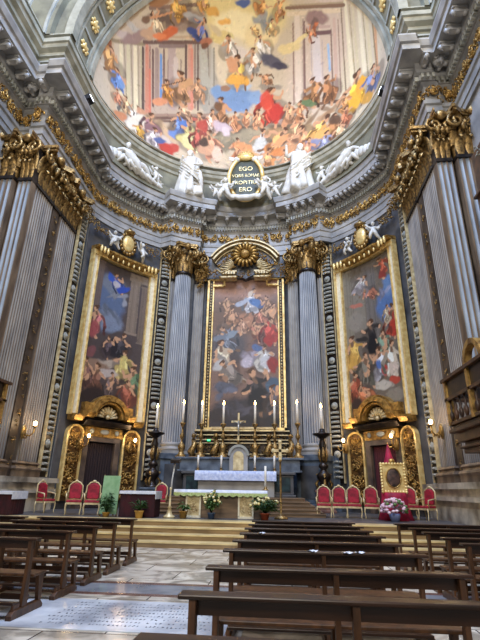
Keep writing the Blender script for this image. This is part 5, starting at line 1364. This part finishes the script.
# ================================================================== FRONT ALTAR
t=thing('front_altar','low altar table with two gilt relief panels and brown marble front','altar',(-.12,17.3,Z0))
m=MB(); m.bx(-1.5,1.5,-.08,.6,0,.85); part('body',m,plank,t)
for x in (-.98,.92):
    m=MB(); 
    for a_,b_ in ((-.28,-.22),(.22,.28)): m.bx(x+a_,x+b_,-.16,-.1,.05,.8)
    m.bx(x-.28,x+.28,-.16,-.1,.0,.07); m.bx(x-.28,x+.28,-.16,-.1,.76,.83); fp=part('panel_frame',m,clothw,t); m=MB(); m.bx(x-.22,x+.22,-.13,-.1,.07,.76); m.M=Matrix.Translation((x,-.12,.42)); foliage(m,.4,.62,.05,random.Random(int(x*9)+20),12); part('gilt_relief',m,goldw,fp)
m=MB(); m.bx(-1.68,1.68,-.2,.75,.85,.93); part('mensa',m,stonel,t)
m=MB(); rows=[]
for (y,z) in ((18.0,Z0+.94),(17.08,Z0+.94),(17.06,Z0+.83)): rows.append([(-1.82+3.4*j/40,y,z) for j in range(41)])
m.grid(rows); o=tag(part('altar_cloth',m,cloth),'white cloth with scalloped green lace hem on the front altar','altar cloth')
m=MB(); rows=[[(-1.82+3.4*j/120,17.055,Z0+.84) for j in range(121)],[(-1.82+3.4*j/120,17.05,Z0+.76-.05*abs(math.sin(j*.35))) for j in range(121)]]; m.grid(rows); part('lace_hem',m,lace,o,label='green lace hem')
t=thing('altar_candle','tall thin white candle standing at the right end of the front altar','candle',(1.5,17.35,Z0+.945)); m=MB(); m.lathe([(.11,0),(.11,.03),(.05,.06),(.07,.12)],n=12); part('holder',m,goldd,t); m=MB(); m.lathe([(.04,.12),(.04,.85)],n=10); part('wax',m,wax,t)
t=thing('processional_cross','tall gilt processional cross on a pole standing right of the front altar','cross',(2.05,17.4,Z0)); m=MB(); m.lathe([(.25,0),(.25,.05),(.08,.12),(.04,.2),(.035,1.95),(.06,2.0),(.03,2.05)],n=12); part('pole',m,goldd,t); m=MB(); m.bx(-.05,.05,-.03,.03,2.0,2.62); m.bx(-.24,.24,-.03,.03,2.3,2.4); 
for x,z in((-.26,2.35),(.26,2.35),(0,2.66),(0,2.15)): m.ell((x,0,z),(.08,.04,.08),8,6)
part('cross',m,goldw,t)
t=thing('reading_lamp_stand','slim white stand with a dark flat head left of the front altar','stand',(-1.85,16.7,Z0)); m=MB(); m.lathe([(.22,0),(.2,.06),(.1,.12),(.06,.3),(.09,.34),(.04,.4),(.03,.9),(.05,.95),(.03,1.0)],n=14); part('foot',m,goldw,t); m=MB(); m.tube([(0,0,.4),(.02,0,1.2),(.1,0,1.85)],.028,8); part('pole',m,metalw,t); m=MB(); m.box((.12,-.02,1.9),(.34,.26,.12),rx=.3); part('head',m,bronze,t)
# ================================================================== CHAIRS
def armchair():
    t=thing('armchair','x','chair')
    m=MB(); m.box((0,0,.47),(.56,.5,.1)); part('seat',m,red,t,bev=.04)
    m=MB(); m.box((0,.24,.82),(.44,.07,.5),rx=-.1); m.ell((0,.27,1.05),(.21,.045,.1),12,6); part('backrest',m,red,t,bev=.03)
    m=MB(); pts=[(-.27,.25,.45),(-.27,.27,.8),(-.25,.3,1.05),(-.14,.31,1.17),(0,.31,1.2),(.14,.31,1.17),(.25,.3,1.05),(.27,.27,.8),(.27,.25,.45)]; m.tube(pts,.028,8); m.ell((0,.3,1.22),(.08,.03,.05),8,5); m.bx(-.25,.25,.23,.27,.52,.56); part('back_frame',m,goldw,t)
    m=MB(); m.box((0,-.25,.4),(.56,.04,.07)); m.box((0,.25,.4),(.56,.04,.07)); m.box((-.27,0,.4),(.04,.5,.07)); m.box((.27,0,.4),(.04,.5,.07)); part('seat_frame',m,goldw,t)
    for e in(-1,1):
        m=MB(); m.tube([(e*.27,.26,.78),(e*.31,.05,.76),(e*.3,-.18,.72),(e*.29,-.2,.6),(e*.28,-.16,.44)],[.022,.024,.028,.02,.022],6); part('armrest',m,goldw,t)
        for y in(-.24,.24): m=MB(); m.tube([(e*.27,y,.42),(e*.29,y*1.05,.25),(e*.26,y,.06),(e*.27,y*1.1,0)],[.032,.026,.018,.026],7); part('leg',m,goldw,t)
    return t
ch=[(-5.68,17.4,.38,'left of the two red and gilt armchairs before the left doorway'),(-5.0,17.45,.36,'red and gilt armchair right beside the pale green panel'),(-7.2,18.2,PI*.4,'red armchair seen from its side against the left pier'),(-3.05,19.9,.1,'red armchair mostly hidden behind the draped red table'),
 (3.75,19.3,-.1,'first red armchair from the left in the row right of the high altar'),(4.36,19.3,-.1,'second red armchair from the left in the row right of the altar'),(4.92,19.3,-.12,'third red armchair from the left in the row right of the altar'),(5.58,19.2,-.15,'last red armchair of the row, nearest the right doorway'),
 (7.05,19.2,-.25,'red armchair just right of the framed picture on its draped stand'),(7.55,18.9,-1.0,'red armchair turned sideways at the foot of the right pier')]
proto=armchair()
for i,(x,y,rz,lab) in enumerate(ch):
    if i==0: proto.matrix_basis=Matrix.Translation((x,y,Z0))@Matrix.Rotation(rz,4,'Z')@Matrix.Scale(.96,4); proto['label']=lab; proto['group']='red and gilt armchairs in the chancel'
    else: dup(proto,(x,y,Z0),rz,lab,.96)
# ================================================================== TABLES, PANEL, PICTURE, PLANTS
def dtable(lab,x0,x1,y0,y1,z1,zb=Z0):
    t=thing('draped_table',lab,'table',((x0+x1)/2,(y0+y1)/2,zb)); w=(x1-x0)/2;d=(y1-y0)/2;h=z1-zb
    m=MB(); rows=[]
    for z in (0.01,h*.5,h-.04):
        row=[]
        for (a,b_) in ((-w,-d),(w,-d),(w,d),(-w,d),(-w,-d)): pass
        N=24
        for s_ in range(4):
            c=[(-w,-d),(w,-d),(w,d),(-w,d),(-w,-d)]
            for j in range(N): q=j/N; k=.025*math.sin(j*1.6)*(1-z/h); xx=c[s_][0]+(c[s_+1][0]-c[s_][0])*q; yy=c[s_][1]+(c[s_+1][1]-c[s_][1])*q; row.append((xx*(1+k),yy*(1+k),z))
        rows.append(row)
    m.grid(rows,close=True); part('red_drape',m,dred,t)
    m=MB(); m.bx(-w*.97,w*.97,-d*.97,d*.97,h-.05,h-.01); part('tabletop',m,wood,t)
    m=MB(); m.bx(-w-.03,w+.03,-d-.03,d+.03,h-.01,h+.01); m.bx(-w-.035,w+.035,-d-.035,-d-.02,h-.09,h); m.bx(w+.02,w+.035,-d-.03,d+.03,h-.25,h); part('white_runner',m,cloth,t)
dtable('square table draped in dark red with white top beside the green panel',-3.6,-2.35,16.5,17.3,1.5)
dtable('dark red draped table with white cloth at the far left edge',-8.2,-7.3,15.95,16.9,1.42)
t=thing('green_panel','pale green cloth panel on a stand beside the two left armchairs','panel',(-4.05,16.7,Z0)); m=MB(); m.box((0,0,.72),(.62,.04,1.28),rx=-.06); part('cloth',m,paleg,t)
for q_ in (((-.3,-.02,0),(-.3,.07,1.4)),((.3,-.02,0),(.3,.07,1.4)),((0,.5,0),(0,.04,1.2))): m=MB(); m.tube(q_,.025,6); part('leg',m,goldd,t)
def potplant(kind,lab,loc,ph,pr,pm,h,r,n,lm,seed,fl=None):
    t=thing(kind,lab,'plant',loc); m=MB(); m.lathe([(pr*.72,0),(pr*.95,ph*.85),(pr*1.08,ph*.86),(pr*1.08,ph),(pr*.9,ph),(pr*.85,ph*.9)],n=16); part('pot',m,pm,t)
    g=random.Random(seed); m=MB(); st=MB()
    for k in range(n):
        a=g.uniform(0,2*PI); q=g.uniform(.15,1); hh=h*g.uniform(.35,1)*(1-.35*q); x,y=r*q*math.cos(a)*.9,r*q*math.sin(a)*.9
        st.tube([(0,0,ph*.9),(x*.5,y*.5,ph+hh*.7),(x,y,ph+hh)],.008,4)
        for e in range(4):
            b_=a+g.uniform(-1,1); L=g.uniform(.1,.2)*(.7+r); f=g.uniform(.5,1); c=Vector((x*f,y*f,ph+hh*f)); o=Vector((math.cos(b_),math.sin(b_),g.uniform(-.3,.5))).normalized(); sd=o.cross(Vector((0,0,1))).normalized()*L*.25
            m.add([c,c+o*L*.5+sd,c+o*L+Vector((0,0,-.04)),c+o*L*.5-sd],[(0,1,2,3)])
    part('foliage',m,lm,t); part('stems',st,leafm,t)
    if fl:
        m=MB()
        for k in range(26): a=g.uniform(0,2*PI); q=g.uniform(0,1)**.6; m.ell((r*q*math.cos(a),r*q*math.sin(a),ph+h*(1-.5*q)*g.uniform(.7,1)),(.05,.05,.045),6,4)
        part('blossoms',m,fl,t)
potplant('potted_plant','small dark leafy plant in a yellow pot in front of the red draped table',(-2.75,16.1,Z0),.24,.15,pot,.42,.34,22,leafm,1)
potplant('potted_plant','small leafy plant in a yellow pot at the left end of the front altar',(-1.32,16.55,Z0),.24,.15,pot,.32,.24,18,leafl,2)
potplant('tall_plant','tall pale leafy plant in a blue pot at the middle of the front altar',(-.35,16.6,Z0),.2,.13,bpot,.85,.32,46,leafl,3,yflower)
potplant('large_plant','wide bushy green plant in a terracotta pot right of the front altar',(1.5,16.6,Z0),.22,.16,tpot,.62,.55,60,leafm,4,yflower)
potplant('leafy_plant','bushy green plant standing in front of the pale green panel',(-4.0,16.35,Z0),.15,.13,pot,.75,.3,44,leafm,6)
t=thing('draped_stand','stand draped in magenta cloth under the gilt framed picture','stand',(6.3,18.5,Z0)); m=MB()
m.lathe([(.62,0),(.5,.4),(.46,.8),(.44,.95),(.02,.96)],n=40,mod=lambda a,z:1+.06*math.sin(a*10)*(1.2-z)); part('drape',m,crim,t)
m=MB(); m.lathe([(.34,1.5),(.24,1.95),(.13,2.3),(.02,2.75)],(0.02,.32,0),n=24,mod=lambda a,z:1+.06*math.sin(a*8)); m.lathe([(.34,.9),(.3,1.55)],(.02,.32,0),n=24,mod=lambda a,z:1+.06*math.sin(a*8)); part('cloth_canopy',m,crim,t)
t=thing('framed_picture','small dark oval picture in a bright gilt square frame on magenta draped stand','picture',(6.3,18.3,Z0+.97)); m=MB()
m.bx(-.43,.43,-.02,.06,0,1.0)
for k in range(4):
    for j in range(9): s_=-.43+.1075*j; x,z=((s_,0),(s_,1.0),(-.43,s_+.5),(.43,s_+.5))[k]; m.ell((x,-.02,z if k<2 else z),(.06,.05,.06),6,5)
part('gilt_frame',m,goldl,t); m=MB(); m.ell((0,-.03,.5),(.25,.03,.33),24,8); part('oval_picture',m,mat('dark_portrait',(96,70,60),.4,col2=(30,26,26),scale=6),t); m=MB(); m.tube([(.27*math.cos(2*PI*k/28),-.04,.5+.35*math.sin(2*PI*k/28)) for k in range(29)],.025,6); m.ell((0,0,1.1),(.12,.05,.1),8,6); part('oval_rim',m,gold,t)
t=thing('flower_bouquet','large mound of pink and white flowers at the foot of the draped stand','flowers',(6.05,17.55,Z0)); m=MB(); m.lathe([(.14,0),(.2,.2),(.18,.26)],n=14); part('vase',m,mat('blue_wrap',(120,130,170),.6),t)
g=random.Random(8); m=MB(); lf=MB()
for k in range(120):
    a=g.uniform(0,2*PI);e=g.uniform(-.2,1.5); r_=.44*g.uniform(.85,1.05); c=(r_*math.cos(e)*math.cos(a),r_*math.cos(e)*math.sin(a),.36+r_*.85*math.sin(e)); 
    if k%5==0: lf.ell(c,(.07,.05,.05),6,4)
    else: m.ell(c,(.065,.065,.05),7,5)
part('blossoms',m,flower,t); part('leaves',lf,leafl,t)
# ================================================================== BALCONIES
def balcony(sg,lab):
    t=thing('choir_balcony',lab,'balcony',(sg*8.5,12.6,2.9)); X=lambda a,b:sorted((sg*a-sg*8.5,sg*b-sg*8.5))
    m=MB(); m.bx(*X(7.5,9.8),-1.4,1.5,0,.12); m.bx(*X(7.35,9.8),-1.55,1.65,.12,.4); m.bx(*X(7.2,9.8),-1.7,1.8,.4,.5); m.bx(*X(7.3,9.8),-1.6,1.7,.5,.62); m.bx(*X(7.35,9.8),-1.5,1.6,-.06,.0); m.bx(*X(7.45,9.8),-1.4,1.5,-.2,-.06); m.bx(*X(7.75,9.8),-1.1,1.25,-.45,-.2); part('platform',m,wood3,t,bev=.02)
    m=MB(); m.bx(*X(7.2,7.35),-1.7,1.8,1.35,1.45); m.bx(*X(7.35,9.8),1.65,1.8,1.35,1.45); m.bx(*X(7.22,7.4),-1.7,1.8,.62,.72); m.bx(*X(7.4,9.8),1.6,1.75,.62,.72); m.bx(*X(7.15,7.4),-1.75,1.85,1.95,2.05); m.bx(*X(7.4,9.8),1.65,1.85,1.95,2.05); part('rails',m,wood3,t,bev=.01)
    m=MB(); m.bx(*X(7.26,7.34),-1.65,1.72,1.45,1.95); m.bx(*X(7.34,9.8),1.68,1.74,1.45,1.95); part('lattice_panel',m,bronze,t)
    for k in range(9): m=MB(); m.lathe([(.03,.72),(.07,.85),(.075,.95),(.03,1.05),(.05,1.15),(.03,1.25),(.04,1.35)],(sg*7.29-sg*8.5,-1.45+.38*k,0),n=8); part('baluster',m,wood3,t)
    for y in (-1.6,-.1,1.65): m=MB(); m.bx(*X(7.2,7.38),y-.08,y+.08,.62,1.95); part('post',m,gold,t,label='gilt carved post')
    m=MB(); arcring(m,.45,.6,-.1,.1,0,0,180); m.v=[(sg*7.3-sg*8.5+(-y),x-.6,z+2.05) for x,y,z in m.v]; part('gilt_crest',m,gold,t,label='gilt curved crest')
    return t
balcony(1,'dark wooden choir balcony with balusters and gilt posts projecting at the right edge')
balcony(-1,'dark wooden choir balcony just peeping in at the left edge')
t=thing('organ_bracket','dark stepped wooden organ bracket high on the nave wall at the right edge','organ case',(10.0,12.2,9.4)); m=MB()
for k in range(5): m.bx(-.35-.2*k+.1,.5,-.5-.15*k,.6+.15*k,.0+.35*k,.3+.35*k); m.bx(-.45-.2*k+.1,.5,-.6-.15*k,.7+.15*k,.28+.35*k,.36+.35*k)
part('corbel',m,wood3,t); m=MB(); m.bx(-1.0,.5,-1.1,1.2,1.75,3.4); part('case',m,wood3,t); m=MB()
for k in range(4): m.M=Matrix.Translation((-.9,-.2+.3*k,2.2+.3*k)); foliage(m,.5,.5,.2,rnd,4)
part('carving',m,stonel,t)
# ================================================================== PEWS
def pew(L,name='church_pew'):
    """origin at left end, floor; backrest plane y=0, seat towards +y, kneeler towards -y"""
    t=thing(name,'x','pew'); n=3; xs=[.07,L/2,L-.07]
    m=MB(); m.box((L/2,-.0,.915),(L+.06,.16,.032),rx=.0); part('book_rest',m,wood,t,bev=.01)
    m=MB(); m.box((L/2,.03,.848),(L-.08,.03,.11),rx=.05); part('back_board',m,wood,t)
    m=MB(); m.box((L/2,.3,.45),(L-.06,.36,.035)); part('seat',m,wood2,t,bev=.008)
    m=MB(); m.box((L/2,-.17,.17),(L-.12,.17,.03),rx=-.08); part('kneeler',m,wood,t,bev=.006)
    for x in xs:
        m=MB(); m.prism([(-.05,.1),(.09,.1),(.05,.5),(.035,.9),(-.06,.9),(-.04,.5)],x-.025,x+.025); m.v=[(y,a,z) for a,y,z in m.v]; part('upright',m,wood2,t,bev=.005)
        m=MB(); m.prism([(.38,.1),(.46,.1),(.44,.43),(.3,.43)],x-.025,x+.025); m.v=[(y,a,z) for a,y,z in m.v]; part('seat_leg',m,wood2,t)
        m=MB(); m.prism([(-.3,0),(.5,0),(.5,.05),(.42,.11),(-.22,.11),(-.3,.06)],x-.04,x+.04); m.v=[(y,a,z) for a,y,z in m.v]; part('sled_foot',m,wood2,t,bev=.006)
        m=MB(); m.box((x,-.17,.13),(.04,.14,.06)); part('kneeler_support',m,wood2,t)
    m=MB(); m.box((L/2,.1,.2),(L-.1,.03,.07)); part('lower_rail',m,wood,t)
    return t
pr=pew(2.33); ordn=['first','second','third','fourth','fifth','sixth','seventh','eighth','ninth']
ry=[2.5,3.52,4.7,6.0,7.1,8.25,9.3,10.35,11.5]; M0=lambda x,y:Matrix.Translation((x,y,0))
for i,y in enumerate(ry):
    lab=('dark wooden pew cut off by the bottom edge, nearest of the central block' if i==0 else 'dark wooden pew, %s row from the front of the photo in the central block'%ordn[i] if i<8 else 'dark wooden pew right at the steps, farthest row of the central block')
    if i==0: pr.matrix_basis=M0(1.41,y); WM[pr.name]=pr.matrix_basis.copy(); pr['label']=lab; pr['group']='pews of the central block'
    else: dup(pr,(1.41,y,0),0,lab)
for i,y in enumerate([5.5,6.6,7.75,8.85,9.9,11.05]): 
    lab='dark wooden pew with its end towards the aisle, %s row of the left block'%(['cut off','nearest full','second','third','fourth','farthest'][i])
    dup(pr,(-1.3-2.33,y,0),0,lab,group='pews of the left block')
for i,y in enumerate([6.4,7.45,8.3,9.35,10.3,11.6]):
    dup(pr,(4.7,y,0),0,'dark wooden pew in the far right block, %s from the camera'%(['nearest','second','third','fourth','fifth','sixth'][i]),group='pews of the far right block')
for i,y in enumerate([6.6,7.75,8.85,9.9,11.05]):
    dup(pr,(-6.3,y,0),0,'dark wooden pew at the left edge beyond the left block, %s row'%(['nearest','second','third','fourth','farthest'][i]),group='pews at the left edge')
for i,(x,y,z) in enumerate(((3.0,5.95,.935),(2.85,5.9,.935),(1.75,8.2,.935),(2.45,5.95,.935),(2.6,5.9,.935))[:4]):
    t=thing('paper_leaflet',['white crumpled leaflet at the right on the fourth pew rest','small white leaflet in the middle of the fourth pew rest','white leaflet near the left end of the sixth pew rest','small white leaflet left of the other two on the fourth pew rest'][i],'leaflet',(x,y,z),.3*i); m=MB(); m.grid([[(-.06+.03*a,-.04+.027*b_,.004+.012*math.sin(a*2+b_)) for a in range(5)] for b_ in range(4)]); part('sheet',m,cloth,t)
# ================================================================== LIGHT
def area(name,loc,tgt,sx,sy,e,col):
    l=bpy.data.lights.new(name,'AREA'); l.shape='RECTANGLE'; l.size=sx; l.size_y=sy; l.energy=e; l.color=col
    o=bpy.data.objects.new(name,l); C.objects.link(o); d=Vector(tgt)-Vector(loc); o.matrix_basis=Matrix.Translation(loc)@d.to_track_quat('-Z','Y').to_matrix().to_4x4(); return o
area('nave_window_light_left',(-8,1,29),(3,20,8),6,5,2600,(.95,.95,1.0))
area('nave_window_light_right',(8,1,29),(-3,20,8),6,5,2600,(1.0,.95,.86))
area('crossing_skylight',(0,7.5,32),(0,9.5,0),8,7,7500,(.36,.56,1.0))
area('facade_window_light',(0,-12,14),(0,20,8),5,6,2600,(1.0,.92,.8))
for x,y,sx in ((-7.3,16.6,1),(7.25,17.2,-1)):
    l=bpy.data.lights.new('vault_floodlight','SPOT'); l.energy=950; l.spot_size=R(110); l.spot_blend=.8; l.color=(1,.95,.86); l.shadow_soft_size=.25
    o=bpy.data.objects.new('vault_floodlight',l); C.objects.link(o); d=Vector((sx*2,23,29))-Vector((x,y,20.8)); o.matrix_basis=Matrix.Translation((x,y,20.8))@d.to_track_quat('-Z','Y').to_matrix().to_4x4()
wd=bpy.data.worlds.new('daylight'); bpy.context.scene.world=wd; wd.use_nodes=True; bg=wd.node_tree.nodes['Background']; bg.inputs[0].default_value=(.95,.96,1.0,1); bg.inputs[1].default_value=.16
# ================================================================== CAMERA
cam=bpy.data.cameras.new('camera'); co=bpy.data.objects.new('camera',cam); C.objects.link(co)
s_,p_,r_=R(5.4),R(20.9),R(1.0)
r0=Vector((math.cos(s_),math.sin(s_),0)); fw=Vector((-math.sin(s_)*math.cos(p_),math.cos(s_)*math.cos(p_),math.sin(p_))); u0=Vector((math.sin(s_)*math.sin(p_),-math.cos(s_)*math.sin(p_),math.cos(p_)))
cx=r0*math.cos(r_)+u0*math.sin(r_); cy=-r0*math.sin(r_)+u0*math.cos(r_); bk=-fw
co.matrix_world=Matrix(((cx.x,cy.x,bk.x,2.1),(cx.y,cy.y,bk.y,0),(cx.z,cy.z,bk.z,1.6),(0,0,0,1)))
cam.sensor_fit='VERTICAL'; cam.sensor_height=32; cam.lens=445/640*32; cam.clip_end=200; cam.clip_start=.05
sc=bpy.context.scene; sc.camera=co; vs=sc.view_settings; vs.view_transform='Standard'; vs.look='None'; vs.gamma=1; vs.use_curve_mapping=False; vs.exposure=0.0
